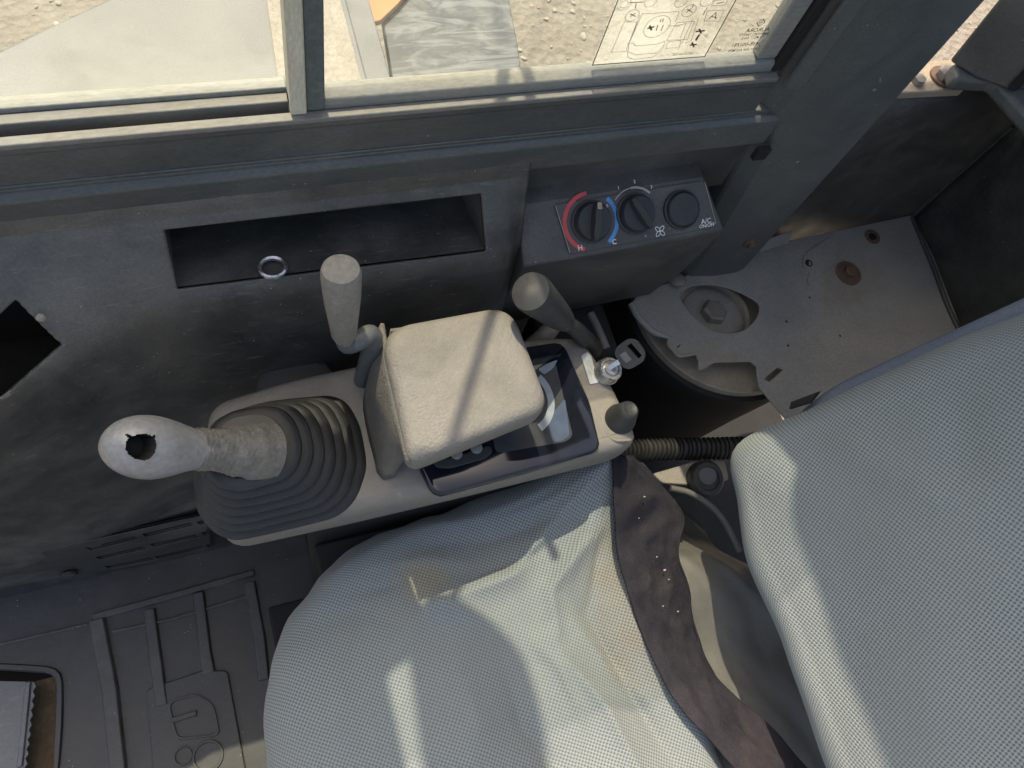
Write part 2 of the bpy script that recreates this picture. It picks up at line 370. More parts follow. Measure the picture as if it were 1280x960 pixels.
def text(name, body, fr, a, b, size, mat, parent, mirror=False, c=.0005, shear=0):
    cu = bpy.data.curves.new('tmp', 'FONT'); cu.body = body; cu.size = size; cu.align_x = 'CENTER'; cu.align_y = 'CENTER'; cu.shear = shear; cu.resolution_u = 3; cu.offset = size * .012
    ob = bpy.data.objects.new('tmp', cu); COL.objects.link(ob)
    dg = bpy.context.evaluated_depsgraph_get(); me = bpy.data.meshes.new_from_object(ob.evaluated_get(dg))
    bpy.data.objects.remove(ob); bpy.data.curves.remove(cu)
    for v in me.vertices:
        x, y = v.co.x, v.co.y
        v.co = fr.p(a + (-x if mirror else x), b + y, c)
    me.materials.clear(); me.materials.append(MT[mat]); me.name = name
    o = bpy.data.objects.new(name, me); return link(o, parent)
def fnoise(p, s, seed=0.): return noise.noise(Vector(p) * s + Vector((seed, seed * 1.7, seed * .3)))
def sstep(a, b, x): t = max(0, min(1, (x - a) / (b - a))); return t * t * (3 - 2 * t)

def in_poly(x, y, poly):
    c = False; n = len(poly)
    for i in range(n):
        (x0, y0), (x1, y1) = poly[i], poly[i - 1]
        if (y0 > y) != (y1 > y) and x < (x1 - x0) * (y - y0) / (y1 - y0) + x0: c = not c
    return c
def snap_poly(x, y, poly):
    best = None
    for i in range(len(poly)):
        a, b = Vector(poly[i - 1]), Vector(poly[i]); p = Vector((x, y)); d = b - a
        t = max(0, min(1, (p - a).dot(d) / max(1e-12, d.dot(d)))); q = a + d * t; dist = (q - p).length
        if best is None or dist < best[0]: best = (dist, q)
    return best[1]

# ================================================================== THE SETTING
def ground():
    bm = bmesh.new(); n = 40
    vs = [[bm.verts.new((-30 + 60 * i / n, -20 + 60 * j / n, -1.1)) for j in range(n + 1)] for i in range(n + 1)]
    for i in range(n):
        for j in range(n): bm.faces.new((vs[i][j], vs[i + 1][j], vs[i + 1][j + 1], vs[i][j + 1]))
    o = bm_obj('ground', bm, 'ground'); o['kind'] = 'structure'
    bm = bmesh.new()
    for k in range(3600):
        x = random.uniform(-1.9, 4.6); y = random.uniform(1.6, 4.4)
        dens = fnoise((x, y, 0), .9)
        if x > .3 and random.random() > .5 + dens: continue
        s = random.choice((.005, .006, .006, .008, .010, .012, .018)) * random.uniform(.7, 1.2)
        m = Matrix.Translation((x, y, -1.1 + s * .2)) @ Matrix.Rotation(random.random() * 6, 4, 'Z') @ Matrix.Diagonal((s, s * random.uniform(.6, .9), s * random.uniform(.4, .7), 1))
        r = bmesh.ops.create_icosphere(bm, subdivisions=1, radius=1, matrix=m)
        for v in r['verts']: v.co += Vector((random.uniform(-.2, .2), random.uniform(-.2, .2), random.uniform(-.15, .15))) * s
    o = bm_obj('gravel', bm, 'stone', None, 60); props(o, 'loose pale gravel lying on the sandy ground outside', 'gravel', None, 'stuff')
ground()

def cab_floor():
    hole = rounded([PZ(-60, 835, 0), PZ(72, 842, 0), PZ(66, 990, 0), PZ(-60, 1000, 0)], .02)
    o = box('cab_floor', (-.75, -.65, -.075), (1.06, .50, -.055), 'black'); o['kind'] = 'structure'
    o = box('dirt', (-.62, -.12, -.0545), (-.34, .20, -.050), 'dirt', None, 0); props(o, 'brown dirt packed under the foot pedal', 'dirt', None, 'stuff')
    return hole
HOLE = cab_floor()

# ================================================================== OUTSIDE, SEEN THROUGH THE GLASS
def outside():
    e = thing('machine_cover', (0, 1.0, -.1), 'pale silver machine cover outside the window, left of the smeared dark plate', 'machine cover')
    z = .2
    top = [PZ(-140, 180, z), PZ(-60, 100, z), PZ(0, 64, z), PZ(60, 34, z), PZ(140, -3, z), PZ(240, -40, z), V(.12, 1.62, z), V(.31, 1.62, z), PZ(433, 0, z), PZ(466, 124, z), V(.325, .60, z), V(-.45, .60, z)]
    prism('cover_body', top, (0, 0, -.55), 'silver', e, .004, 3)
    d = top[8].lerp(top[9], .5)
    grit = [V(.10, .72, z + .004), PZ(467, 124, z + .004) + V(-.035, -.30, 0), PZ(466, 124, z + .004) + V(-.012, 0, 0), PZ(433, 0, z + .004) + V(-.012, 0, 0), V(.295, 1.55, z + .004), V(.16, 1.55, z + .004)]
    prism('anti_slip_patch', grit, (0, 0, .003), 'grip_tape', e, .001, 1)
    # lower step on the right of the cover, in plain pale paint
    st = [PZ(467, 124, z) + V(.002, 0, -.03), PZ(433, 0, z) + V(.002, 0, -.03), V(.313, 1.62, z - .03), V(.36, 1.62, z - .03), PZ(461, 0, z - .03), PZ(496, 126, z - .03), V(.40, .6, z - .03), V(.33, .6, z - .03)]
    prism('cover_step', st, (0, 0, -.5), 'silver', e, .002, 2)
    for q in ((-.12, .98), (.02, 1.12), (-.28, 1.05)):
        lathe('rivet', V(q[0], q[1], z), (0, 0, 1), [(.004, -.002), (.004, .001), (.002, .003)], 'steel', e, 10)
    zz = .0
    pl = [PZ(474, -2, zz), PZ(636, -40, zz), PZ(637, 0, zz), PZ(648, 60, zz), PZ(655, 112, zz), PZ(660, 190, zz), PZ(505, 190, zz)]
    o = prism('metal_plate', pl, (0, 0, -.03), 'plate', None, .003, 2)
    props(o, 'dark blue grey plate smeared with mud, outside the window beside the silver cover', 'metal plate')
    zz = .02
    o = prism('orange_panel', [PZ(455, -60, zz), PZ(540, -60, zz), PZ(520, -22, zz), PZ(498, 4, zz), PZ(476, 25, zz), PZ(455, 30, zz)], (0, 0, -.015), 'orange', None, .002, 2)
    props(o, 'corner of faded orange panel between silver cover and dark smeared plate', 'panel')
outside()

# ================================================================== CAB SIDE: outer wall, window, pillar
def cab_wall():
    o = box('outer_wall', (-.75, .505, -.08), (.70, .515, .86), 'frame'); o['kind'] = 'structure'
cab_wall()

YG = .475
def side_window():
    e = thing('side_window', (.2, .47, .80), 'sliding side window with dusty aluminium sash and sticker on its right pane', 'window')
    # lower rail of the cab frame: proud lower band, set-back upper band, dusty lip
    def bar(name, prof, x0, x1, mat, bev=.0015):
        return prism(name, [V(x0, y, z) for y, z in prof], (x1 - x0, 0, 0), mat, e, bev, 2)
    bar('lower_rail', [(.450, .812), (.450, .847), (.455, .853), (.458, .853), (.458, .858), (.505, .858), (.505, .812)], -.75, .565, 'frame', .002)
    bar('upper_rail', [(.4585, .8585), (.4585, .894), (.456, .897), (.456, .9035), (.4665, .9035), (.4665, .888), (.470, .888), (.470, .8585)], -.75, .532, 'frame', .001)
    bar('sill_lip', [(.4545, .904), (.4545, .9095), (.4635, .9095), (.4635, .904)], -.75, .530, 'lip', .0012)
    bar('track', [(.4666, .8882), (.4666, .8905), (.474, .8905), (.474, .8882)], -.75, .062, 'track', 0)
    bar('outer_rail', [(.474, .8585), (.474, .910), (.484, .910), (.484, .8585)], -.75, .062, 'lip', .001)
    bar('weather_seal', [(.4845, .8585), (.4845, .9145), (.497, .9145), (.497, .8585)], -.75, .062, 'sash', .001)
    # sash of the right-hand pane
    bar('sash_rail', [(.464, .8905), (.464, .9195), (.4715, .9235), (.4795, .9235), (.4795, .8905)], .0605, .532, 'sash', .0015)
    box('sash_stile', (.0605, .459, .9100), (.0735, .4795, 1.62), 'stile', e, .0015)
    box('brush_seal', (.0737, .462, .9102), (.0885, .4795, 1.62), 'track', e, .001).data.materials[0] = MT['brush']
    box('sash_stile', (.5005, .466, .924), (.5225, .4795, 1.62), 'sash', e, .002)
    box('rubber_seal', (.523, .462, .9100), (.536, .482, 1.62), 'black', e, .002)
    box('glass_pane', (.074, YG - .002, .915), (.505, YG + .002, 1.62), 'glass', e, 0)
    box('glass_pane', (-.75, .488, .912), (.085, .492, 1.62), 'glass', e, 0)
    # sticker on the inside of the glass
    y = YG - .0026
    x0, x1, zb, zt = .3275, .4445, .9265, 1.06
    st = prism('sticker', rounded([V(x0, y, zb), V(x1, y, zb), V(x1, y, zt), V(x0, y, zt)], .003), (0, -.0003, 0), 'sticker', e, 0)
    fr = Fr(V(x0, y - .0003, zb), (1, 0, 0), (0, 0, 1))
    W, H = x1 - x0, zt - zb
    def q(u, v): return fr.px(u, v)
    def closed(l): return l + [l[0]]
    L = [(closed([(.0008, .0008), (W - .0008, .0008), (W - .0008, H - .001), (.0008, H - .001)]), .0011)]
    ribbons('border_line', fr, L, .001, 'ink', st)
    P1 = lambda *uv: [q(a, b) for a, b in uv]
    def circ(u, v, ru, n=20):
        a, b = q(u, v); r = abs(q(u + ru, v)[0] - a); return arc_pts(a, b, r, 0, 360, n)
    thin = [closed(P1((764, 65), (780, 27), (796, 27), (782, 64))), P1((784, 55), (788, 50), (800, 18)), P1((786, 54), (803, 16)),
            P1((803, 17), (849, 14), (844, 27)), closed(P1((846, 28), (868, 26), (859, 49), (833, 50))),
            P1((849, 31), (857, 29), (850, 47)), closed(P1((834, 52), (851, 50), (849, 59), (832, 60))),
            P1((873, 22), (864, 50), (856, 54)), P1((866, 23), (852, 54)), closed(P1((880, 26), (884, 13), (905, 12), (899, 26))),
            P1((785, 55), (791, 53), (794, 57), (820, 55), (831, 51), (829, 58), (820, 66), (795, 68), (786, 65), (785, 55)), P1((784, 63), (785, 71), (792, 74), (816, 71), (828, 62)),
            P1((836, 32), (846, 32)), circ(821, 33, 15), circ(780, 5, 8), circ(780, 5, 5), circ(790, 19, 8), circ(813, 2, 7), circ(851, 2, 7), circ(861, 13, 8), circ(884, 0, 8),
            closed(P1((889, 7), (893, 0), (909, -1), (906, 6)))]
    ribbons('diagram_lines', fr, thin, .0005, 'inkpale', st)
    bold = [P1((787, 3), (804, 2)), P1((794, 10), (795, 4)), P1((867, 5), (865, 9)), P1((879, 18), (881, 13)), P1((882, 12), (884, 9)), P1((869, 49), (873, 43)), P1((844, 32), (849, 32)),
            P1((828, 27), (829, 23)), P1((825, 27), (826, 24)), P1((886, 23), (895, 15)), P1((889, 20), (896, 22)), P1((895, 15), (894, 23)), P1((896, 4), (905, 2)), P1((788, 20), (794, 16)), P1((788, 17), (794, 20)),
            P1((858, 15), (864, 10)), P1((859, 11), (865, 15)), P1((820, 38), (822, 31)), P1((826, 38), (829, 31))]
    ribbons('diagram_marks', fr, bold, .0008, 'ink', st)
    heavy = [P1((810, 35), (817, 33)), P1((812, 32), (814, 37)), P1((870, 39), (880, 38)), P1((874, 36), (876, 41)), P1((863, 56), (870, 55)), P1((865, 53), (867, 58)), P1((870, 50), (874, 43))]
    ribbons('arrow_marks', fr, heavy, .0017, 'ink', st)
    a, b = q(845, 78.5)
    text('part_number', '20Y-00-21790', fr, a + .002, .0062, .0038, 'inkpale', st)
    # etched maker's marks on the glass, seen from behind
    fg = Fr(V(.45, y + .0002, .93), (1, 0, 0), (0, 0, 1))
    def mark(body, u, v, s):
        a, b = fg.px(u, v); text('glass_marking', body, fg, a, b, s, 'ink', e, True)
    mark('AURORA', 947, 37, .0062); mark('TEMPERED SAFETY', 943, 42.5, .0042); mark('T5 M217 AS-2', 941, 46.5, .0042)
    mark('43R-001781', 931, 55, .0060); mark('DOT 634 AS2 M70', 929, 62, .0042)
    a, b = fg.px(954, 53.5); ribbons('glass_marking', fg, [arc_pts(a, b, .0042, 0, 360, 20), [(a - .0016, b - .002), (a + .0016, b + .002)], [(a - .0018, b + .001), (a + .001, b + .002)]], .0007, 'ink', e)
    a, b = fg.px(951, 28); d = .0042
    ribbons('glass_marking', fg, [[(a - d, b), (a, b + d), (a + d, b), (a, b - d), (a - d, b)], [(a - .0015, b - .001), (a + .0015, b + .0012)]], .0007, 'ink', e)
MT['brush'] = grimy('mouldy_brush_seal', (.10, .12, .115), .85, (.17, .18, .14), .7, 30, grain=300, grain_h=1.)
side_window()

def pillar():
    e = thing('cab_pillar', (.62, .46, .3), 'wide dark grey cab pillar rising behind the climate control box', 'pillar')
    # cross-section lofted upwards: front chamfer, broad face, rear chamfer
    def sec(z, x0):
        return [V(x0, .500, z), V(x0 + .004, .468, z), V(x0 + .022, .452, z), V(x0 + .06, .4465, z), V(.690, .4465, z), V(.708, .4515, z), V(.7185, .470, z), V(.7185, .500, z)]
    lv = [(.30, .60), (.50, .595), (.62, .585), (.72, .572), (.80, .560), (.86, .5365), (1.7, .5365)]
    loft('post', [sec(z, x) for z, x in lv], 'pillar', e, smooth=25, bev=.003)
    o = prism('inner_flange', [V(.5375, .4522, .90), V(.5565, .4485, .90), V(.5565, .4485, 1.7), V(.5375, .4522, 1.7)], (0, -.004, 0), 'pillar', e, .001, 2)
    p = PY(938, 303, .4465); p.y = .447
    lathe('bolt', p, (0, -1, 0), [(.011, 0), (.011, .003), (.006, .003), (.006, .008), (.0, .0082)], 'rust', e, 12)
    box('catch', (.555, .440, .795), (.572, .4475, .812), 'black', e, .001)
    for u, v, du, dv in ((997, 202, 5, 3), (1100, 100, 2, 9), (1093, 112, 6, 4), (1050, 160, 2, 2), (985, 260, 2, 2)):
        c_ = [PY(u + a_ * du * .5, v + b_ * dv * .5, .4462) for a_, b_ in ((-1, .3), (.2, -1), (1, -.2), (-.1, 1))]
        prism('paint_chip', c_, (0, -.0004, 0), 'sash', e, 0)
    prism('rear_flange', [V(.719, .470, .78), V(.735, .470, .78), V(.735, .470, 1.7), V(.719, .470, 1.7)], (0, .006, 0), 'pillar', e, .001, 2)
    # unseen quarter panel added above, joining pillar and rear post, to shade the backrest
    o = prism('shade_panel', [V(.737, .478, 1.02), V(.90, .478, 1.02), V(.93, .478, .84), V(1.2, .478, .84), V(1.2, .478, 1.7), V(.737, .478, 1.7)], (0, .014, 0), 'frame', None, .004)
    props(o, 'dark unseen quarter panel added above the rear opening to shade the backrest and shelf', 'shade panel')
pillar()

def stay():
    # mirror on its stay outside the window: the stay's shadow crosses the display hood, the mirror's falls on the seat
    YM = .75
    def up(p): return p + SV * ((YM - p.y) / SV.y)
    e = thing('side_mirror', (.27, YM, 1.3), 'rounded black side mirror on a thin stay outside the window', 'mirror')
    a = up(PZ(618, 378, .735)); b = up(PZ(563, 566, .72)); d = (b - a).normalized()
    out = [up(PZ(u, v, .515)) for u, v in ((516, 830), (545, 768), (622, 800), (668, 846), (684, 910), (700, 1060), (545, 1060))]
    prism('mirror_head', rounded(out, [.02, .02, .05, .06, .05, .05, .05]), (0, .035, 0), 'knobdark', e, .008, 3)
    c = sum(out, Vector()) / 7
    prism('mirror_glass', rounded([c + (p - c) * .9 + V(0, -.002, 0) for p in out], .03), (0, .0015, 0), 'chrome', e, 0)
    tube('stay', [a - d * .16 + V(.0, -.20, 0), a - d * .12, a, b, b + d * .06], .0055, 'rod', e, 10, 4)
    # visor and partial roof added out of view, shaped to shade seat and backrest
    o = prism('shade_visor', rounded([V(-.22, .49, 1.75), V(.012, .49, 1.75), V(.014, .645, 1.745), V(.060, .655, 1.745), V(.060, .80, 1.74), V(-.22, .80, 1.74)], [.03, .01, .01, .01, .02, .03]), (0, 0, .006), 'frame', None, .002)
    props(o, 'dark unseen visor added above the side window to shade the seat front', 'visor')
    o = prism('shade_roof', rounded([V(.455, .16, 1.72), V(1.12, .16, 1.72), V(1.12, .965, 1.72), V(.60, .965, 1.72), V(.59, .70, 1.72), V(.47, .62, 1.72)], [.06, .06, .06, .03, .05, .05]), (0, 0, .05), 'frame', None, .01, 3)
    props(o, 'dark unseen roof piece added above the backrest to shade it and the shelf', 'roof panel')
stay()

# ================================================================== TRIM PANEL
def trim_panel():
    e = thing('side_trim_panel', (-.1, .40, 0), 'scuffed black plastic side trim panel with long storage pocket under the window', 'trim panel')
    X0, X1, NX, NS = -.62, .288, 280, 170
    def lip(x):
        a = 1 - sstep(-.30, -.085, x)
        end = sstep(.262, .288, x)
        return .400 - .066 * a + .022 * end, .730 - .030 * a
    def prof(x, s):
        yl, zl = lip(x)
        a = 1 - sstep(-.32, -.085, x)
        A = V(0, .345, .004); M = V(0, .372 - .020 * a, .30); B = V(0, yl - .006, zl - .05)
        L = V(0, yl, zl); Cc = V(0, .4495, .806)
        r = .015 + .026 * a
        dB = (B - L).normalized(); dC = (Cc - L).normalized(); q1 = L + dB * r; q2 = L + dC * r * .9
        if s < .5:
            t = s / .5; p = A * (1 - t) ** 2 + M * 2 * t * (1 - t) + q1 * t * t
            p = A.lerp(M, t * 2).lerp(M.lerp(q1, max(0, 2 * t - 1)), 0) if False else p
        elif s < .62:
            t = (s - .5) / .12; p = q1 * (1 - t) ** 2 + L * 2 * t * (1 - t) + q2 * t * t
        else:
            t = (s - .62) / .32; p = q2.lerp(Cc, t) if t <= 1 else Cc.lerp(V(0, .4560, .832), (t - 1) / .1875)
        return p
    def surf(x, s):
        p = prof(x, s); p = V(x, p.y, p.z)
        wob = fnoise((x, 0, p.z), 5.5, 3) * .0035 + fnoise((x, 0, p.z), 14, 9) * .0010
        wob *= 1 - sstep(.42, .56, s)
        # shallow pressed dish behind the joystick
        d = math.hypot((x + .13) / .11, (p.z - .42) / .14)
        wob += -.010 * math.exp(-d * d * 2) * (1 if s < .55 else 0)
        p.y -= wob * (1 - sstep(.9, 1, s)); return p
    # the pocket and the front hole, as polygons in (x, z)
    yp = lambda u, v, y: (PY(u, v, y).x, PY(u, v, y).z)
    pn = V(0, -(.806 - .730), .4495 - .400).normalized(); po = V(0, .4495, .806)
    pocket = [(h_.x, h_.z) for h_ in (HIT(u, v, po, pn) for u, v in ((205, 285), (600, 240), (606, 313), (222, 360)))]
    hole = []
    for u, v in ((20, 372), (78, 428), (0, 500), (-55, 445)):
        best = None
        for i in range(60):
            y = .33 + .12 * i / 59; p = PY(u, v, y)
            # distance to the shelf at this x
            dmin = min((surf(p.x, .55 + .45 * k / 30) - p).length for k in range(31))
            if best is None or dmin < best[0]: best = (dmin, p)
        hole.append((best[1].x, best[1].z))
    bm = bmesh.new(); vs = []
    for i in range(NX + 1):
        x = X0 + (X1 - X0) * i / NX
        vs.append([bm.verts.new(surf(x, j / NS)) for j in range(NS + 1)])
    fs = []
    for i in range(NX):
        for j in range(NS):
            c = (vs[i][j].co + vs[i + 1][j + 1].co) / 2
            if j / NS > .52 and (in_poly(c.x, c.z, pocket) or in_poly(c.x, c.z, hole)): continue
            if c.x < -.20 and c.z < .9 and (c.z - .806) > (c.x + .182) * 1.25 + .02 and j / NS > .7: continue
            fs.append(bm.faces.new((vs[i][j], vs[i + 1][j], vs[i + 1][j + 1], vs[i][j + 1])))
    bm.verts.ensure_lookup_table()
    loose = [v for v in bm.verts if not v.link_faces]; bmesh.ops.delete(bm, geom=loose, context='VERTS')
    for v in bm.verts:
        if v.is_boundary:
            for poly in (pocket, hole):
                q = snap_poly(v.co.x, v.co.z, poly)
                if (q - Vector((v.co.x, v.co.z))).length < .0085:
                    dz = q.y - v.co.z; v.co.x = q.x; v.co.z = q.y
                    v.co.y = .4495 + (.4495 - lip(q.x)[0]) / (.806 - lip(q.x)[1]) * (q.y - .806) if poly is pocket else v.co.y + dz * .6
                    break
    o = bm_obj('shell', bm, 'trim', e, 50, recalc=False)
    sm = o.modifiers.new('solid', 'SOLIDIFY'); sm.thickness = .004; sm.offset = 1
    # pocket: back wall, floor, ends
    def py_(z): return .4495 + (.4495 - .400) / (.806 - .730) * (z - .806)
    loop0 = [V(x, py_(z) + .0012, z) for x, z in pocket]
    loop1 = [V(x, .490, z - .020 if k > 1 else z - .004) for k, (x, z) in enumerate(pocket)]
    def den(l): 
        r = []
        for a, b in zip(l, l[1:] + l[:1]): r += [a.lerp(b, t / 8) for t in range(8)]
        return r
    loft('pocket', [den(loop0), den(loop1)], 'trim', e, caps=(False, True), smooth=30)
    for x, c, rot in ((-.040, 'rust', 0),):
        prism('rust_streak', [PY(250, 300, .4885), PY(254, 300, .4885), PY(262, 345, .4885), PY(257, 346, .4885)], (0, .0005, 0), 'rust', e, 0)
    # end return on the right
    rt = [surf(X1, j / 40 * 1.0) for j in range(41)]
    loft('end_return', [rt, [p + V(.004, .07, 0) for p in rt]], 'plastic', e, caps=(False, False), closed=False)
    # dark cavity behind the front hole
    hp = [V(x, .44, z) for x, z in hole]
    box('hole_backing', (-.56, .462, .60), (-.13, .47, .79), 'black', e, 0)
    p = PY(57, 405, .385)
    lathe('clip', p + V(-.004, .01, -.004), (0, -1, .6), [(.004, 0), (.004, .002), (.002, .003)], 'steel', e, 10)
    # screws / chips in the wall
    for u, v in ((69, 551), (85, 590), (70, 553)):
        pp = PY(u, v, .372)
        lathe('screw_hole', pp, (0, -1, .3), [(.004, 0), (.004, .0012), (.0025, .0012), (.002, -.002)], 'black', e, 10)
    # vent grille near the floor
    vf = Fr(PY(75, 712, .345), V(1, 0, 0), V(0, .012, .25))
    def q(u, v): return vf.px(u, v)
    A = [q(50, 681), q(262, 634), q(300, 680), q(75, 713)]
    slots = []
    for (ua, va, ub, vb, cols) in ((106, 676, 166, 662, 0), (118, 688, 176, 675, 0), (130, 700, 187, 689, 0), (176, 659, 236, 645, 1), (186, 672, 243, 660, 1), (192, 688, 250, 675, 1), (244, 644, 290, 634, 2), (250, 658, 292, 648, 2), (256, 674, 296, 664, 2)):
        a, b = q(ua, va), q(ub, vb); h = .007
        slots.append([vf.p(a[0], a[1], .0092), vf.p(b[0], b[1], .0092), vf.p(b[0] + .003, b[1] - .019, .0092), vf.p(a[0] + .003, a[1] - .019, .0092)])
    outer = [vf.p(*c, .0092) for c in A]
    g = plate('vent_grille', outer, slots, vf.n * .0016, 'plastic', e, .0004)
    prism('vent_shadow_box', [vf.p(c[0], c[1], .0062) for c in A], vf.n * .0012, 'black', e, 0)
    for s in slots:
        c0, c1 = (s[0] + s[3]) / 2, (s[1] + s[2]) / 2
        prism('louvre', [c0 + V(0, 0, -.0060), c1 + V(0, 0, -.0060), c1 + V(0, 0, -.0088), c0 + V(0, 0, -.0088)], vf.n * -.0012, 'plastic', g, 0)
    kp = vf.p(*q(86, 706), .014)
    lathe('grille_clip', kp, vf.n, [(.012, 0), (.012, .004), (.006, .007), (0, .007)], 'plastic', e, 14)
    # lidless ring left in the pocket
    zb_ = pocket[3][1]; fo = V(0, py_(zb_), zb_); fn_ = V(0, .020, .490 - py_(zb_)).normalized(); rp = HIT(341, 336, fo, fn_) + V(0, 0, .004)
    o = lathe('metal_ring', rp, (0, .2, 1), [(.0105, 0), (.0125, .0015), (.014, 0), (.014, -.003), (.0105, -.003), (.0105, 0)], 'chrome', None, 28, caps=(False, False))
    props(o, 'small shiny metal ring lying in the storage pocket', 'ring')
    o = None
trim_panel()

# ================================================================== CLIMATE CONTROL BOX
def climate():
    e = thing('climate_control_box', (.41, .43, .6), 'black climate control box with red and blue dial and white lettering', 'control box')
    TL, TR = PY(640, 258, .452), PY(880, 221, .452); BL, BR = PY(652, 334, .397), PY(906, 288, .397)
    TL.x = .290; BL.x = .291
    fr = Fr(BL, BR - BL, (TL - BL)); 
    def on(p): a, b = fr.loc(p); return a, b
    W = (BR - BL).length; H = on(TR)[1]
    P_ = [fr.p(0, 0), fr.p(W, 0), fr.p(on(TR)[0], H), fr.p(0, H)]
    # housing: faceplate slope, front face dropping down, back
    xs0, xs1 = .2895, BR.x
    y0, z0 = BL.y, BL.z; y1, z1 = TL.y, TL.z
    lo = [V(xs0, y0, z0), V(xs0, y1, z1), V(xs0, .504, z1), V(xs0, .504, .50), V(xs0, .43, .50), V(xs0, y0 + .012, .60), V(xs0, y0 + .001, z0 - .012)]
    dz = (BR.z - BL.z)
    hi = [p + V(xs1 - xs0, 0, dz) for p in lo]; hi[1].x = TR.x; hi[2].x = TR.x; hi[1].z = TR.z
    loft('housing', [lo, hi], 'plastic', e, smooth=25, bev=.0025)
    # wall strip between box and window rail
    prism('wall_strip', [V(.2895, .466, .812), V(.60, .466, .812), V(.60, .475, .70), V(.2895, .475, .70)], (0, .004, 0), 'plastic', e, .001)
    def q(u, v): return fr.px(u, v)
    g = [q(692, 256), q(878, 226), q(897, 283), q(712, 318)]
    gp = rounded([fr.p(*c, .0006) for c in g], .004)
    face = prism('faceplate', gp, fr.n * .0012, 'plastic', e, .0004, 1)
    gl = [q(693.5, 257), q(711.5, 316)]
    for l_ in (gl, [q(880, 228), q(894, 280)]): ribbons('edge_line', fr, [l_], .0006, 'inkpale', e, .0022)
    # dials
    def dial(u, v, rpx, name, lean, ptr):
        a, b = q(u, v); c = fr.p(a, b, .0018); r = sz(rpx, c)
        d = lathe(name, c, fr.n, [(r * 1.12, 0), (r * 1.12, .002), (r, .003), (r * .97, .010), (r * .90, .0125), (r * .5, .013), (0, .013)], 'knobdark', e, 40)
        ang = R_(ptr); dx = fr.ex * math.cos(ang) + fr.ey * math.sin(ang); dy = fr.n.cross(dx)
        cc = c + fr.n * .0128
        loops = []
        for s in (-1, -.6, 0, .6, 1):
            wd = r * (.24 if abs(s) < 1 else .14); hh = .011 * (1 - .25 * abs(s))
            pp = cc + dx * r * .96 * s
            loops.append([pp - dy * wd, pp - dy * wd * .75 + fr.n * hh, pp + dy * wd * .75 + fr.n * hh, pp + dy * wd])
        loft('pointer', loops, 'knobdark', d, smooth=40, bev=.0006)
        if lean:
            m0 = cc + dx * r * .60 + fr.n * .0108
            prism('pointer_mark', [m0 - dy * r * .12, m0 + dx * r * .34 - dy * r * .12 - fr.n * .002, m0 + dx * r * .34 + dy * r * .12 - fr.n * .002, m0 + dy * r * .12], fr.n * .0006, 'tan', d, 0)
        return a, b, r
    a, b, r = dial(738, 277, 24, 'temperature_dial', True, 78)
    R1 = r * 1.46
    ribbons('heat_arc', fr, [(arc_pts(a, b, R1, 95, 245, 30), .0046)], .004, 'red', e, .0021)
    ribbons('cool_arc', fr, [(arc_pts(a, b, R1, 42, -52, 22), .0046)], .004, 'blue', e, .0021)
    a2, b2, r2 = dial(793, 267, 23, 'fan_dial', False, 118)
    R2 = r2 * 1.38
    ribbons('fan_scale', fr, [(arc_pts(a2, b2, R2, 140, 92, 12), .0011), (arc_pts(a2, b2, R2, 92, 45, 12), .0024)], .001, 'inkpale', e, .0021)
    for t_, an in (('0', 158), ('1', 118), ('2', 84), ('3', 48)):
        text('scale_numeral', t_, fr, a2 + R2 * 1.22 * math.cos(R_(an)), b2 + R2 * 1.22 * math.sin(R_(an)), .0050, 'white', e, c=.0022)
    a3, b3 = q(850, 262); c = fr.p(a3, b3, .0018); r3 = sz(22, c)
    lathe('push_button', c, fr.n, [(r3 * 1.1, 0), (r3 * 1.1, .0035), (r3, .0045), (r3 * .97, .003), (r3 * .95, .007), (r3 * .88, .0085), (0, .0088)], 'knobdark', e, 40)
    def T(body, u, v, s): a, b = q(u, v); text('lettering', body, fr, a, b, s, 'white', e, c=.0022)
    T('H', 724.5, 310, .0082); T('C', 767, 302.5, .0078); T('A/C', 881.5, 276.5, .0078); T('ON/OFF', 882.5, 282, .0055)
    # fan symbol
    af, bf = q(824, 289); L = []
    for k in range(4):
        th = R_(45 + 90 * k); cx, cy = af + .0036 * math.cos(th), bf + .0036 * math.sin(th)
        L.append([(cx + .0034 * math.cos(x) * math.cos(th) - .0020 * math.sin(x) * math.sin(th), cy + .0034 * math.cos(x) * math.sin(th) + .0020 * math.sin(x) * math.cos(th)) for x in [2 * math.pi * i / 14 for i in range(15)]])
    ribbons('fan_symbol', fr, L, .0008, 'white', e, .0022)
    a, b = q(806, 295); ribbons('scale_dot', fr, [arc_pts(a, b, .0005, 0, 360, 8)], .001, 'inkpale', e, .0022)
climate()

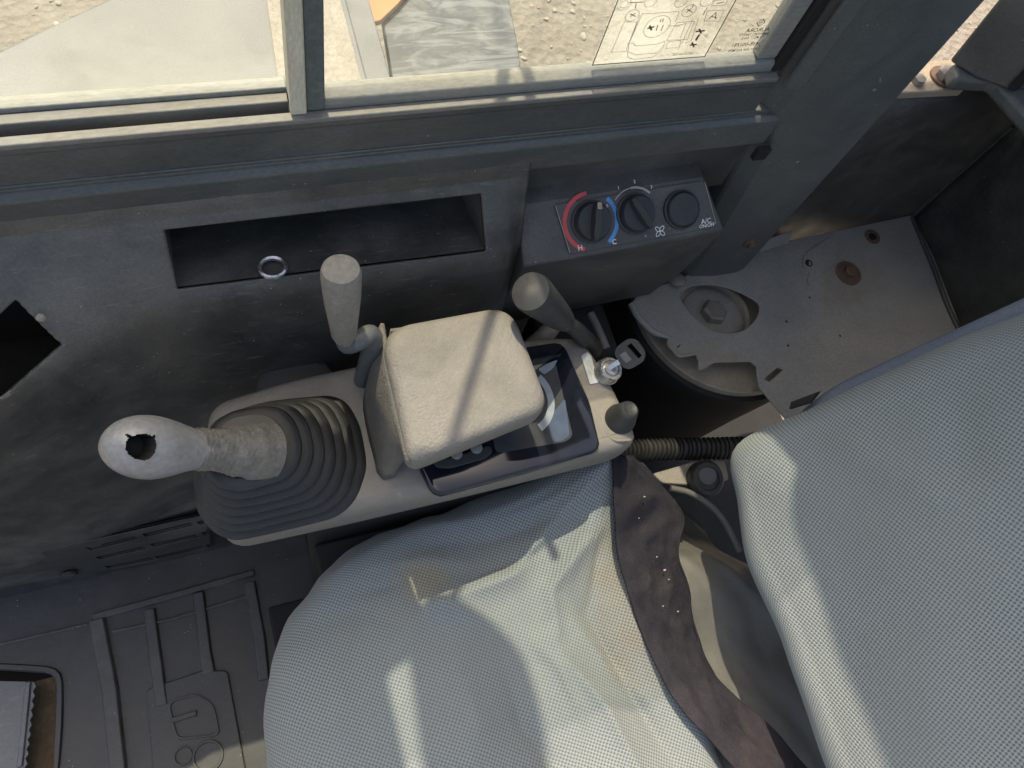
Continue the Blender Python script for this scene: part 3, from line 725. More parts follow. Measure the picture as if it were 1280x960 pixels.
# ================================================================== FLOOR MAT AND PEDAL
def floor_mat():
    e = thing('floor_mat', (-.2, .1, 0), 'black moulded rubber floor mat with raised ribs', 'floor mat')
    outer = [V(-.70, .342, 0), V(.02, .342, 0), V(.02, -.45, 0), V(-.70, -.45, 0)]
    plate('sheet', outer, [HOLE], (0, 0, -.006), 'mat', e, .002)
    # hole rim
    rim = resample(HOLE, 60); loft('hole_rim', [[p + V(0, 0, .0005) for p in rim], [p + V(0, 0, .006) for p in [c + (c - sum(rim, Vector()) / 60).normalized() * .002 for c in rim]], [p + V(0, 0, .006) for p in [c + (c - sum(rim, Vector()) / 60).normalized() * .009 for c in rim]], [p + V(0, 0, .0005) for p in [c + (c - sum(rim, Vector()) / 60).normalized() * .011 for c in rim]]], 'mat', e, caps=(False, False))
    def rib(pts, w, h=.007, name='rib'):
        w *= 1.3
        P = [PZ(u, v, 0) for u, v in pts]
        loops = []
        for i, p in enumerate(P):
            d = (P[min(i + 1, len(P) - 1)] - P[max(0, i - 1)]).normalized(); n = V(-d.y, d.x, 0) * w / 2
            loops.append([p - n + V(0, 0, .0003), p - n * .75 + V(0, 0, h), p + n * .75 + V(0, 0, h), p + n + V(0, 0, .0003)])
        loft(name, loops, 'rib', e, smooth=25, bev=.0015)
    rib([(117, 772), (230, 741), (318, 716)], .010, .006)
    rib([(122, 775), (138, 860), (150, 975)], .020, .010)
    rib([(187, 762), (198, 845), (203, 882)], .016, .008)
    rib([(248, 741), (257, 815), (262, 842)], .016, .008)
    rib([(312, 728), (325, 800), (330, 850)], .016, .008)
    rib([(140, 790), (215, 774), (318, 743)], .005, .004)
    # central raised pad with its smaller frame
    pad = [PZ(183, 862, 0), PZ(260, 836, 0), PZ(266, 838, 0), PZ(285, 838, 0), PZ(312, 985, 0), PZ(195, 1000, 0)]
    o = prism('raised_pad', rounded([p + V(0, 0, .0004) for p in pad], .008), (0, 0, .005), 'mat', e, .002)
    rr = [PZ(208, 876, .006), PZ(245, 866, .006), PZ(268, 880, .006), PZ(276, 920, .006), PZ(220, 926, .006)]
    rp = resample(rounded(rr, .012), 40); c = sum(rp, Vector()) / 40
    loft('pad_frame', [[p for p in rp], [p + V(0, 0, .003) for p in [c + (q - c) * .98 for q in rp]], [p + V(0, 0, .003) for p in [c + (q - c) * .90 for q in rp]], [c + (q - c) * .88 for q in rp]], 'mat', o, caps=(False, False))
    a, b = PZ(214, 901, .006), PZ(246, 891, .006)
    d = V(0, .004, 0); prism('pad_bar', [a - d, b - d, b + d, a + d], (0, 0, .004), 'mat', o, .001)
    for (u, v, r) in ((260, 945, 19), (229, 945, 11)):
        cc = PZ(u, v, .006); r = sz(r, cc)
        lathe('pad_ring', cc, (0, 0, 1), [(r * .82, 0), (r * .85, .003), (r * .97, .003), (r, 0)], 'mat', o, 28, caps=(False, False))
    # left raised step running along the wall
    rib([(-40, 815), (110, 780)], .004, .003)
    # folded-up back edge of the mat
    prism('upstand', [V(-.70, .333, 0), V(.02, .333, 0), V(.02, .3425, .028), V(-.70, .3425, .028)], (0, .004, 0), 'mat', e, .002)
    # pedal in the hole
    t = thing('foot_pedal', PZ(10, 905, -.05), 'worn bare steel foot pedal with toothed edge in the mat opening', 'pedal')
    z = -.012
    E = []
    for k in range(19):
        f = k / 18; u = 45 - 12 * f + (2.2 if k % 2 else -1.); v = 852 + 108 * f; E.append(PZ(u, v, z))
    prism('pedal_plate', [PZ(-60, 850, z)] + E + [PZ(-60, 975, z)], (0, 0, .004), 'pedal', t, .0008)
    for k in range(2):
        a, b = PZ(32 - 6 * k, 853, z + .004), PZ(22 - 6 * k, 958, z + .004); d = V(.002, 0, 0)
    a, b = PZ(36, 852, z + .0042), PZ(25, 959, z + .0042); d = V(.004, 0, 0)
    prism('pedal_ridge', [a - d, b - d, b + d, a + d], (0, 0, .004), 'pedal', t, .0015)
    box('pedal_arm', (PZ(10, 905, z).x - .02, .05, -.056), (PZ(10, 905, z).x + .01, .12, z), 'steel', t)
floor_mat()

# ================================================================== CONSOLE
ZC = .622
def console():
    ped = thing('console_pedestal', (.17, .27, 0), 'black pedestal carrying the beige control console', 'pedestal')
    prism('pedestal_box', rounded([V(.015, .212, .0), V(.36, .214, .0), V(.36, .335, .0), V(.02, .335, .0)], .02), (0, 0, .55), 'black', ped, .003)
    box('slide_bracket', (.02, .16, .40), (.33, .211, .43), 'black', ped, .004)
    box('seat_rail', (-.06, .05, .06), (.4, .20, .10), 'black', ped, .004)
    e = thing('control_console', (.16, .27, .55), 'worn beige control console with smoked display and hood beside the seat', 'control console')
    # body: stacked outlines, top slightly crowned
    top_px = [(252, 590), (276, 676), (300, 676), (452, 630), (540, 603), (745, 566), (803, 552), (768, 470), (742, 432), (690, 432), (470, 478), (395, 497), (280, 525)]
    out = [V(-.078, .262, 0), V(-.066, .196, 0), V(.06, .194, 0), V(.20, .194, 0), V(.375, .196, 0), V(.397, .205, 0), V(.388, .28, 0), V(.372, .343, 0), V(.33, .352, 0), V(.12, .360, 0), V(.03, .357, 0), V(-.06, .345, 0)]
    ob = resample(rounded(out, .022, 6), 150); c = sum(ob, Vector()) / 150
    def ring(k, z, inset):
        l = []
        for i, p in enumerate(ob):
            t_ = (ob[(i + 1) % 150] - ob[i - 1]).normalized(); n = V(-t_.y, t_.x, 0)
            if n.dot(c - p) < 0: n = -n
            q = p + n * inset; l.append(V(q.x, q.y, z))
        return l
    ZT = ZC
    levels = [(.552, .020), (.556, .010), (.566, .002), (.580, 0), (.603, 0), (.612, .0015), (.618, .005), (.6215, .010), (.6225, .016)]
    loft('body', [ring(0, z, i) for z, i in levels], 'beige', e, smooth=60)
    # display panel: smoked, slightly proud, wrapping over the near edge
    D = [PZ(522, 584, ZC), PZ(538, 616, ZC), PZ(548, 622, ZC), PZ(652, 594, ZC), PZ(744, 566, ZC), PZ(748, 560, ZC), PZ(735, 505, ZC), PZ(705, 438, ZC), PZ(697, 431, ZC), PZ(655, 437, ZC), PZ(560, 455, ZC), PZ(520, 470, ZC)]
    Dr = resample(rounded(D, .008), 90); cD = sum(Dr, Vector()) / 90
    lv = [(0, 0), (.006, 0), (.0085, .0012), (.0095, .004)]
    loops = [[p + (cD - p).normalized() * i + V(0, 0, h) for p in Dr] for h, i in lv]
    disp = loft('display_panel', loops, 'screen', e, smooth=60)
    fr = Fr(V(0, 0, ZC + .0095), (1, 0, 0), (0, 1, 0))
    def q(u, v): return HIT(u, v, fr.o, fr.n)
    def flat(name, pts, mat, lift=.0003, r=0):
        P = [q(u, v) + V(0, 0, lift) for u, v in pts]
        if r: P = rounded(P, r)
        bm = bmesh.new(); bm.faces.new([bm.verts.new(p) for p in P]); return bm_obj(name, bm, mat, disp, None)
    flat('screen_panel', [(600, 470), (694, 452), (716, 545), (708, 552), (620, 567)], 'screen_print', .0003, .006)
    flat('screen_tint', [(684, 525), (706, 498), (712, 545), (703, 551), (691, 553)], 'screen_blue', .0006, .004)
    cc = q(650, 500); r = sz(44, cc)
    bm = bmesh.new(); n = 30; a0, a1 = -70, 35
    o_ = [bm.verts.new(cc + V(r * math.cos(R_(a0 + (a1 - a0) * i / n)), r * 1.1 * math.sin(R_(a0 + (a1 - a0) * i / n)), .0009)) for i in range(n + 1)]
    i_ = [bm.verts.new(cc + V(r * .80 * math.cos(R_(a0 + (a1 - a0) * i / n)), r * .88 * math.sin(R_(a0 + (a1 - a0) * i / n)), .0009)) for i in range(n + 1)]
    for i in range(n): bm.faces.new((o_[i], o_[i + 1], i_[i + 1], i_[i]))
    bm_obj('gauge_arc', bm, 'screen_white', disp, None)
    flat('gauge_leaf', [(672, 462), (684, 455), (697, 450), (691, 461), (680, 469)], 'screen_white', .0012, .003)
    # two small round switches
    sw = prism('switch_plate', rounded([q(540, 578), q(566, 572), q(612, 557), q(616, 566), q(606, 574), q(562, 586), q(546, 585)], .004), (0, 0, .002), 'knobdark', disp, .0008)
    for u, v in ((570, 568), (595, 561)):
        p = q(u, v) + V(0, 0, .002)
        lathe('switch_button', p, (0, 0, 1), [(.0065, 0), (.0065, .002), (.0052, .003), (0, .003)], 'sash', sw, 20)
    # hood
    zt = .732
    T = [PZ(476, 408, zt), PZ(640, 378, zt - .004), PZ(690, 508, zt - .008), PZ(512, 580, zt - .008)]
    def loop(zoff, grow, shift=V(0, 0, 0), rr=(.030, .028, .022, .018)):
        cT = sum(T, Vector()) / 4
        return resample(rounded([p + (p - cT).normalized() * grow + V(0, 0, zoff) + shift for p in T], list(rr), 8), 88)
    hood_loops = [loop(.0015, -.030), loop(.001, -.016), loop(-.0005, -.008), loop(-.004, -.0025), loop(-.010, .0005), loop(-.020, .0012), loop(-.032, .0008), loop(-.0335, -.003), loop(-.024, -.0045), loop(-.008, -.010)]
    hood = loft('display_hood', hood_loops, 'hood', e, caps=(True, True), smooth=60)
    # the hood's flank, dropping to the console on its front side, ends in a broken tab
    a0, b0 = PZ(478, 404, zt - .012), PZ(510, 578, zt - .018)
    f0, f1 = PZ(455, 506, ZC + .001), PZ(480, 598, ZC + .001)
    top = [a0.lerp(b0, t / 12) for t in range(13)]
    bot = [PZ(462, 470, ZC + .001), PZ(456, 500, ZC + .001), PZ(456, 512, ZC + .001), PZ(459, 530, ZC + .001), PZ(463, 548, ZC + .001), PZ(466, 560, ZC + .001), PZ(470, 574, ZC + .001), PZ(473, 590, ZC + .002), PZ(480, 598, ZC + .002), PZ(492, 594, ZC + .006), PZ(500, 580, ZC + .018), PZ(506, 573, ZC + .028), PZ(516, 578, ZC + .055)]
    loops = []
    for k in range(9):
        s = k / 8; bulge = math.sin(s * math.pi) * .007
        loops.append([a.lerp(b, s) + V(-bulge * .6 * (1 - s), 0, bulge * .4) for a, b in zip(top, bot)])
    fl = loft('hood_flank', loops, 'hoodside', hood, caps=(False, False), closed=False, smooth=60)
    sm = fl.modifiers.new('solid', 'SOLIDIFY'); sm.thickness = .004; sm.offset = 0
    # far flank of the hood
    a1 = [(PZ(486, 404, zt - .016) + V(0, -.008, 0)).lerp(PZ(560, 394, zt - .016) + V(0, -.008, 0), t / 6) for t in range(7)]
    b1 = [V(p.x, p.y + .002, ZC + .002 + .075 * (t / 6) ** 1.5) for t, p in enumerate(a1)]
    fl = loft('hood_flank', [a1, [a.lerp(b, .5) for a, b in zip(a1, b1)], b1], 'hood', hood, caps=(False, False), closed=False)
    sm = fl.modifiers.new('solid', 'SOLIDIFY'); sm.thickness = .003; sm.offset = 0
    # nameplate
    z = ZC + .0008
    npl = prism('nameplate', rounded([PZ(726, 445, z), PZ(734, 440, z), PZ(739, 445, z), PZ(748, 479, z), PZ(737, 481, z)], .002), (0, 0, .0012), 'label', e, .0004)
    fn = Fr(PZ(737, 460, z + .0013), PZ(747, 478, z) - PZ(733, 445, z), V(.3, .6, 0))
    ribbons('nameplate_print', fn, [[(-.012, -.001), (-.004, -.001)], [(-.002, .002), (.006, .002)], [(.004, -.002), (.011, -.002)], [(-.010, .002), (-.006, .002)]], .0006, 'inkpale', npl, .0001)
    # ignition lock
    p = PZ(757, 466, ZC); ax_ = (V(0.10, -.10, 1)).normalized()
    r = .0155
    lathe('ignition_lock', p, ax_, [(r * 1.02, -.002), (r * 1.05, .003), (r, .004), (r * .97, .013), (r * .85, .016), (r * .66, .016), (r * .64, .014), (r * .55, .014), (r * .52, .017), (r * .2, .0175), (0, .0175)], 'chrome', e, 36)
    # small black knob with flared skirt
    p = PZ(775, 524, ZC)
    lathe('push_knob', p, V(.14, .06, 1), [(.0185, -.002), (.0180, .004), (.0145, .014), (.0120, .022), (.0108, .026), (.0085, .028), (.007, .0270), (0, .0268)], 'knobdark', e, 32)
    # raised moulding round the knob
    mo = [PZ(752, 520, ZC), PZ(757, 538, ZC), PZ(768, 550, ZC), PZ(788, 550, ZC)]
    tube('moulded_ridge', [m + V(0, 0, -.0004) for m in mo], .0018, 'beige', e, 8)
    # key
    k = thing('ignition_key', PZ(762, 462, ZC + .02), 'black plastic headed key in the ignition lock', 'key')
    p0 = PZ(760, 461, ZC + .018); p1 = PZ(786, 444, ZC + .038); d = (p1 - p0).normalized()
    f = Fr(p1, d, (p1 - C0).cross(d))
    pts = [f.p(a, b) for a, b in ((-.014, -.010), (-.006, -.016), (.010, -.0165), (.0175, -.009), (.0175, .008), (.010, .0155), (-.008, .0145), (-.014, .009))]
    slot = [f.p(a, b) for a, b in ((.004, -.010), (.010, -.010), (.0125, .0085), (.0065, .0095))]
    plate('key_head', rounded(pts, .006), [slot], f.n * .006, 'knobdark', k, .0012)
    prism('key_mark', [f.p(a, b, -.0004) for a, b in ((-.009, -.006), (-.001, -.006), (.0, .006), (-.008, .006))], f.n * .0003, 'rod', k, 0)
    prism('key_blade', [p0 + f.ey * .003, p1 - d * .012 + f.ey * .003, p1 - d * .012 - f.ey * .003, p0 - f.ey * .003], f.n * .002, 'chrome', k, .0003)
console()

# ================================================================== JOYSTICK AND LEVERS
def joystick():
    e = thing('joystick', (0, .26, ZC), 'control joystick with polished grey grip missing its top button, in ribbed boot', 'joystick')
    zb = ZC - .004
    base = [PZ(246, 596, zb), PZ(252, 640, zb), PZ(272, 664, zb), PZ(296, 673, zb), PZ(420, 645, zb), PZ(444, 622, zb), PZ(456, 585, zb), PZ(448, 535, zb), PZ(432, 506, zb), PZ(412, 498, zb), PZ(330, 508, zb), PZ(270, 528, zb)]
    zt = .722
    topo = [PZ(264, 572, zt), PZ(268, 588, zt), PZ(284, 598, zt), PZ(304, 600, zt), PZ(343, 588, zt), PZ(356, 573, zt), PZ(358, 555, zt), PZ(352, 532, zt), PZ(338, 519, zt), PZ(318, 515, zt), PZ(284, 522, zt), PZ(268, 540, zt)]
    n = 100
    B = resample(rounded(base, .012), n); T = resample(rounded(topo, .009), n)
    K = 7; loops = []
    cB = sum(B, Vector()) / n; cT = sum(T, Vector()) / n
    sub = 8
    for i in range(K * sub + 1):
        t = i / (K * sub); ph = (i % sub) / sub
        # stair profile: a flat rounded tread, then a groove
        k = i // sub
        tt = (k + sstep(.0, 1., ph)) / K if i < K * sub else 1.
        rid = math.cos(2 * math.pi * (ph - .30)) * .0048
        c = cB.lerp(cT, t); l = []
        for b, q in zip(B, T):
            p = b.lerp(q, tt * .99); d = (p - c); d.z = 0
            p = p + d.normalized() * rid + V(0, 0, math.sin(2 * math.pi * (ph - .1)) * .0022)
            p += V(fnoise(p, 25, 4), fnoise(p, 25, 8), 0) * .0008; l.append(p)
        loops.append(l)
    bt = loft('bellows_boot', loops, 'rubber', e, caps=(False, True), smooth=70)
    # stem + grip along one leaning axis
    A = PZ(336, 566, .708); H = PZ(126, 556, .800); axis = (H - A).normalized(); L = (H - A).length
    tocam = (C0 - PZ(185, 555, .79)).normalized()
    def rad(pr, h):
        for (r0, h0), (r1, h1) in zip(pr, pr[1:]):
            if h <= h1: s = (h - h0) / (h1 - h0); s = s * s * (3 - 2 * s); return r0 + (r1 - r0) * s
        return pr[-1][0]
    # collar / torn neck
    prN = [(.028, 0), (.0265, .018), (.0225, .034), (.0195, .046), (.0185, .060), (.0190, .072)]
    seg = 64; loops = []
    q1 = (tocam - axis * tocam.dot(axis)).normalized(); q2 = axis.cross(q1)
    for i in range(40):
        h = .072 * i / 39; l = []
        for j in range(seg):
            a = 2 * math.pi * j / seg; d = q1 * math.cos(a) + q2 * math.sin(a)
            p = A + axis * h
            r = rad(prN, h) + .0005 * math.sin(h * 1300 + 2.5 * math.sin(a * 2)) * sstep(.02, .035, h) + fnoise(p + d * .02, 60, 2) * .0016 + fnoise(p + d * .02, 190, 5) * .0007
            l.append(p + d * r)
        loops.append(l)
    loft('torn_neck', loops, 'neck', e, smooth=70)
    h0 = .066; hm = h0 + .047; RM = .0272
    def rg(h):
        if h > hm: return RM * math.sqrt(max(0, 1 - ((h - hm) / (L - hm)) ** 2.1))
        return RM - (RM - .0172) * sstep(0, 1, (hm - h) / (hm - h0))
    loops = []; nh = 150; seg = 150; sunk = []
    hc_h = (PZ(176, 552, .805) - A).dot(axis)
    for i in range(nh + 1):
        f_ = i / nh; h = h0 + (L - h0) * (f_ if f_ < .8 else .8 + .2 * math.sin((f_ - .8) / .2 * math.pi / 2)); l = []
        rr = rg(h)
        for j in range(seg):
            a = 2 * math.pi * j / seg; d = q1 * math.cos(a) + q2 * math.sin(a)
            wa = a if a < math.pi else a - 2 * math.pi
            p = A + axis * h + d * (rr * (1 + .03 * math.cos(2 * a)) + fnoise(d * .03 + axis * h, 30, 3) * .0010)
            s1, s2 = (h - hc_h), wa * rr
            ang = math.atan2(s2, s1); rad_ = math.hypot(s1, s2)
            edge = .0098 + .0005 * math.sin(3 * ang + 1)
            for c_, w_, l_ in ((2.35, .09, .0030), (.75, .08, .0036)):
                if abs(ang - c_) < w_: edge += l_ * (1 - abs(ang - c_) / w_)
            dn_ = rad_ < edge
            if dn_: p -= q1 * .020
            elif rad_ < edge + .003: p += q1 * .0006 * (1 - (rad_ - edge) / .003)
            l.append((p, dn_))
        loops.append(l)
    bm = bmesh.new(); Lp = [[bm.verts.new(p) for p, _ in l] for l in loops]
    for i in range(nh):
        for j in range(seg):
            k_ = (j + 1) % seg
            f = bm.faces.new((Lp[i][j], Lp[i][k_], Lp[i + 1][k_], Lp[i + 1][j]))
            if loops[i][j][1] or loops[i][k_][1] or loops[i + 1][k_][1] or loops[i + 1][j][1]: f.material_index = 1
    bm.faces.new(Lp[0])
    o = bm_obj('grip', bm, 'grip', e, 55); o.data.materials.append(MT['black'])
joystick()

def levers():
    e = thing('control_lever', (.11, .35, .58), 'cranked control lever with worn pale grey tapered knob, beside the display hood', 'lever')
    p0 = PZ(430, 420, .752); p1 = PZ(426, 336, .852); ax_ = (p1 - p0).normalized(); L = (p1 - p0).length
    r = sz(26, p1)
    lathe('knob', p0, ax_, [(r * .60, 0), (r * .68, .004), (r * .80, L * .3), (r * .95, L * .62), (r * 1.0, L * .9), (r * .98, L * .96), (r * .90, L), (r * .6, L + .0015), (0, L + .002)], 'knobgrey', e, 40, 50)
    a = p0 + ax_ * .004
    tube('crank_rod', [a, PZ(434, 430, .738), PZ(448, 426, .736), PZ(463, 418, .732), PZ(466, 432, .712), PZ(460, 450, .67), PZ(452, 482, .61), PZ(450, 500, .58)], [.0085, .0095, .0098, .0098, .0098, .0098, .0098, .0098], 'rod', e, 16)
    lathe('collar', p0 - ax_ * .004, ax_, [(r * .50, 0), (r * .56, .001), (r * .56, .005), (r * .50, .006)], 'chrome', e, 24)
    prism('lever_base', [PZ(398, 470, .60), PZ(446, 460, .60), PZ(452, 482, .60), PZ(405, 492, .60)], (0, 0, -.02), 'black', e, .002)
    lathe('pivot', PZ(372, 492, .56), (0, -.2, 1), [(.045, 0), (.045, .012), (.038, .016), (0, .016)], 'knobdark', e, 32)
    e = thing('control_lever', (.385, .345, .58), 'dark round-ended control lever leaning behind the ignition lock', 'lever')
    p1 = PZ(663, 364, .775); p0 = PZ(706, 402, .690); ax_ = (p1 - p0).normalized(); L = (p1 - p0).length; r = sz(26.5, p1)
    lathe('knob', p0, ax_, [(r * .45, -.004), (r * .56, 0), (r * .72, L * .18), (r * .86, L * .5), (r * .98, L * .86), (r * 1.0, L * .95), (r * .95, L), (r * .5, L + .002), (0, L + .0025)], 'knobdark', e, 40, 50).data.materials[0] = MT['knobmid']
    tube('lever_rod', [p0, PZ(720, 412, .665), PZ(733, 425, .62), PZ(742, 436, .56)], [.0085, .0095, .011, .012], 'knobdark', e, 14)
    # clutter of small parts behind the console
    g = 'loose hardware behind the console'
    o = tube('bent_rod', [PZ(660, 432, .52), PZ(682, 418, .55), PZ(694, 405, .55), PZ(700, 396, .54)], [.008, .012, .010, .006], 'steel', None, 10)
    props(o, 'short bent grimy rod below the dark control lever', 'rod')
    o = tube('thin_strut', [PZ(738, 392, .50), PZ(748, 412, .50), PZ(758, 436, .50)], .006, 'steel', None, 8)
    props(o, 'thin upright strut between dark lever and key', 'strut')
    o = box('linkage_block', (.36, .36, .38), (.47, .44, .50), 'black', None, .006); props(o, 'black linkage block in the dark gap behind the console', 'block')
levers()

# ================================================================== REAR: shelf, drum, corner panels
def rear():
    # inner wall under the rear opening, and back wall
    e = thing('rear_corner_panel', (.9, .45, .4), 'dark moulded corner panel with pale scuffs behind the seat', 'corner panel')
    Y = .500; ZL = .50
    # wall: flat, top rolls outwards into a ledge
    prof = [(Y, .30), (Y, .60), (Y, .755), (Y + .001, .768), (Y + .004, .780), (Y + .009, .789), (Y + .017, .794), (Y + .026, .793), (Y + .034, .786)]
    bm = bmesh.new(); nx = 60; rows = []
    for y, z in prof:
        rows.append([bm.verts.new((.58 + (1.06 - .58) * i / nx, y + fnoise((i * .05, z, 0), 9, 2) * .001, z + (fnoise((i * .012, 1, 0), 8, 6) * .004 if z > .78 else 0))) for i in range(nx + 1)])
    for a, b in zip(rows, rows[1:]):
        for i in range(nx): bm.faces.new((a[i], a[i + 1], b[i + 1], b[i]))
    o = bm_obj('side_wall', bm, 'plastic', e, 50, recalc=False); s = o.modifiers.new('solid', 'SOLIDIFY'); s.thickness = -.004
    tube('wall_crease', [V(.60, .4995, .742), V(.85, .4995, .748), V(1.04, .4995, .744)], .0022, 'plastic', e, 8)
    tube('corner_weld', [V(1.045, .494, .48), V(1.046, .495, .58), V(1.047, .495, .72)], [.005, .0035, .002], 'trim', e, 10)
    # back wall with dents
    bm = bmesh.new(); n = 60; g = []
    for i in range(n + 1):
        y = .4999 - 1.0 * i / n
        g.append([bm.verts.new((1.05 + .012 * math.exp(-((y - .42) / .05) ** 2) * 0 + fnoise((0, y, j * .05), 3.2, 5) * .010 * sstep(.5, .42, y), y, .30 + .62 * j / 40)) for j in range(41)])
    for i in range(n):
        for j in range(40): bm.faces.new((g[i][j], g[i + 1][j], g[i + 1][j + 1], g[i][j + 1]))
    o = bm_obj('back_wall', bm, 'backwall', e, 50, recalc=False); s = o.modifiers.new('solid', 'SOLIDIFY'); s.thickness = .004
    tube('corner_weld', [PZ(1140, 272, .507), PZ(1165, 330, .507), PZ(1200, 415, .507), V(1.045, .1, .507)], .004, 'trim', e, 10)
    # rear window frame: sill beam and corner post
    f = thing('rear_window_frame', (.9, .48, .8), 'dark grey rear window corner post and sill behind the seat', 'window frame')
    z = .835
    sill = [PZ(1196, 98, z), PZ(1192, 78, z), PZ(1250, 62, z), PZ(1300, 80, z), PZ(1420, 180, z), PZ(1420, 300, z), PZ(1283, 142, z), PZ(1246, 101, z)]
    prism('sill_beam', sill, (0, 0, -.022), 'frame', f, .006, 3)
    b0 = [V(.845, .520, .835), V(.868, .492, .835), V(.905, .470, .835), V(.955, .465, .835), V(.975, .515, .835), V(.90, .535, .835)]
    loft('corner_post', [b0, [p + V(-.012, .002, .12) for p in b0], [p + V(-.05, .01, .9) for p in b0]], 'frame', f, smooth=25, bev=.004)
    prism('post_seal', [V(.900, .468, .84), V(.906, .462, .84), V(.86, .472, 1.7), V(.854, .478, 1.7)], (.010, .002, 0), 'black', f, .001)
    # bracket with bolt outside the opening
    zb = .806
    t = thing('bolted_bracket', PZ(1175, 95, zb), 'sunlit dusty bracket with hex bolt beyond the pillar', 'bracket')
    prism('bracket_plate', [PZ(1118, 116, zb), PZ(1160, 76, zb), PZ(1196, 74, zb), PZ(1206, 112, zb)], (0, 0, -.012), 'tan', t, .002)
    p = PZ(1177, 97, zb)
    bo = lathe('hex_bolt', p + V(0, 0, .003), (0, 0, 1), [(.0115, 0), (.0115, .009), (.009, .011), (0, .011)], 'steel', t, 6, 20)
    lathe('washer', p, (0, 0, 1), [(.0165, 0), (.0165, .003), (.006, .003)], 'rust', bo, 28)
    p = PZ(1146, 103, zb); lathe('hex_bolt', p, (0, 0, 1), [(.008, 0), (.008, .008), (0, .009)], 'steel', t, 6, 20)
    # grey torn sheet
    zs = .505
    s = thing('rear_shelf', (.8, .4, .48), 'torn grey dusty sheet cover behind the seat with rusty bolt', 'shelf cover')
    px = [(790, 378), (797, 369), (850, 347), (920, 322), (984, 301), (1060, 286), (1141, 269), (1168, 322), (1202, 414), (1290, 640), (1080, 640), (960, 497), (949, 484), (946, 470), (945, 458), (938, 452), (893, 453), (882, 460), (873, 463), (873, 448), (871, 441), (851, 443), (843, 436), (837, 429), (836, 420), (818, 413), (800, 396)]
    hole = [(848, 371), (854, 362), (868, 356), (888, 355), (910, 359), (932, 368), (950, 379), (949, 392), (942, 403), (930, 414), (905, 418), (884, 411), (864, 394)]
    slit = [(955, 474), (972, 459), (979, 462), (962, 477)]
    cut = [(846, 434), (850, 430), (851, 431), (847, 435)]
    sh = plate('sheet', [PZ(u, v, zs) + V(0, 0, fnoise((u * .01, v * .01, 0), 1.3) * .003) for u, v in px], [resample(rounded([PZ(u, v, zs) for u, v in hole], .012), 44), [PZ(u, v, zs) for u, v in slit], [PZ(u, v, zs) for u, v in cut]], (0, 0, -.003), 'sheet', s, .0006)
    # curled lip of the sheet along the tear and round the hole
    lip = [PZ(u, v, zs) for u, v in px[19:27]] + [PZ(790, 378, zs)]
    tube('torn_lip', [p + V(-.001, -.001, -.002) for p in lip], [.0015, .002, .003, .003, .003, .004, .005, .005], 'sheet', s, 8)
    # wall-side fold
    prism('fold', [PZ(905, 328, zs) + V(0, 0, .001), PZ(985, 303, zs) + V(0, 0, .001), PZ(985, 297, zs) + V(0, .004, .014), PZ(948, 309, zs) + V(0, .004, .012)], (0, -.002, 0), 'sheet', s, .0006)
    # raised bracket outline pressed into the sheet
    zz = zs + .0005
    br = [PZ(1003, 322, zz), PZ(1010, 314, zz), PZ(1036, 297, zz), PZ(1048, 309, zz), PZ(1062, 316, zz), PZ(1010, 358, zz), PZ(1008, 350, zz), PZ(1012, 342, zz), PZ(1003, 334, zz)]
    pr = prism('pressed_bracket', rounded(br, .004), (0, 0, .0022), 'sheet', s, .0008)
    lathe('bracket_hole', PZ(1010, 330, zz) + V(0, 0, .0022), (0, 0, 1), [(.006, 0), (.006, .0004), (.0042, .0004), (.004, -.002)], 'black', pr, 18)
    p = PZ(1060, 342, zz)
    b = lathe('rusty_washer', p, (0, 0, 1), [(.021, 0), (.021, .002), (.017, .003), (.016, .0015), (.011, .002)], 'rust', s, 32)
    lathe('rusty_bolt', p + V(0, 0, .002), (0, 0, 1), [(.010, 0), (.010, .007), (.007, .009), (0, .009)], 'rust', b, 6, 20)
    p = PZ(1090, 296, zz)
    lathe('grommet', p, (0, 0, 1), [(.014, 0), (.013, .0015), (.0075, .0015), (.007, -.001), (0, -.001)], 'rust', s, 28)
    lathe('grommet_core', p + V(0, 0, .0006), (0, 0, 1), [(.0068, 0), (.0068, .0004), (0, .0004)], 'black', s, 20)
    p = PZ(845, 352, zs); lathe('wing_nut', p + V(0, 0, .002), (0, .3, 1), [(.013, 0), (.014, .004), (.009, .008), (0, .009)], 'steel', s, 14)
    for u, v in ((985, 432), (1012, 372), (1118, 330), (983, 402), (1050, 420), (1092, 360)):
        lathe('rust_pit', PZ(u, v, zs) + V(0, 0, .0002), (0, 0, 1), [(.0022, 0), (.0018, .0005), (0, .0005)], 'track', s, 8)
    # drum below
    d = thing('mount_drum', (.684, .42, 0), 'black drum mount with dusty rim under the torn grey sheet', 'mount')
    c = V(.684, .419, 0)
    lathe('drum', c, (0, 0, 1), [(.120, .0), (.130, .12), (.146, .30), (.157, .40), (.160, .44), (.158, .452), (.153, .4545)], 'black', d, 72)
    lathe('rim_plate', c, (0, 0, 1), [(.151, .452), (.151, .466), (.149, .468), (.05, .468)], 'tan', d, 72)
    p = PZ(889, 394, .478)
    m = lathe('mount_cup', V(p.x, p.y, .469), (0, 0, 1), [(.062, 0), (.062, .012), (.058, .016), (.052, .016), (.050, .007), (.030, .006)], 'tan', d, 44)
    lathe('mount_washer', V(p.x, p.y, .475), (0, 0, 1), [(.046, 0), (.046, .004), (.042, .006), (.026, .007), (.012, .007)], 'sheet', d, 40)
    lathe('mount_bolt', V(p.x, p.y, .482), (.1, .1, 1), [(.0195, 0), (.0195, .010), (.016, .013), (0, .0132)], 'steel', d, 6, 20)
    # hose
    a, b = V(.40, .235, .47), V(.66, .19, .455)
    loops = []; n = 190
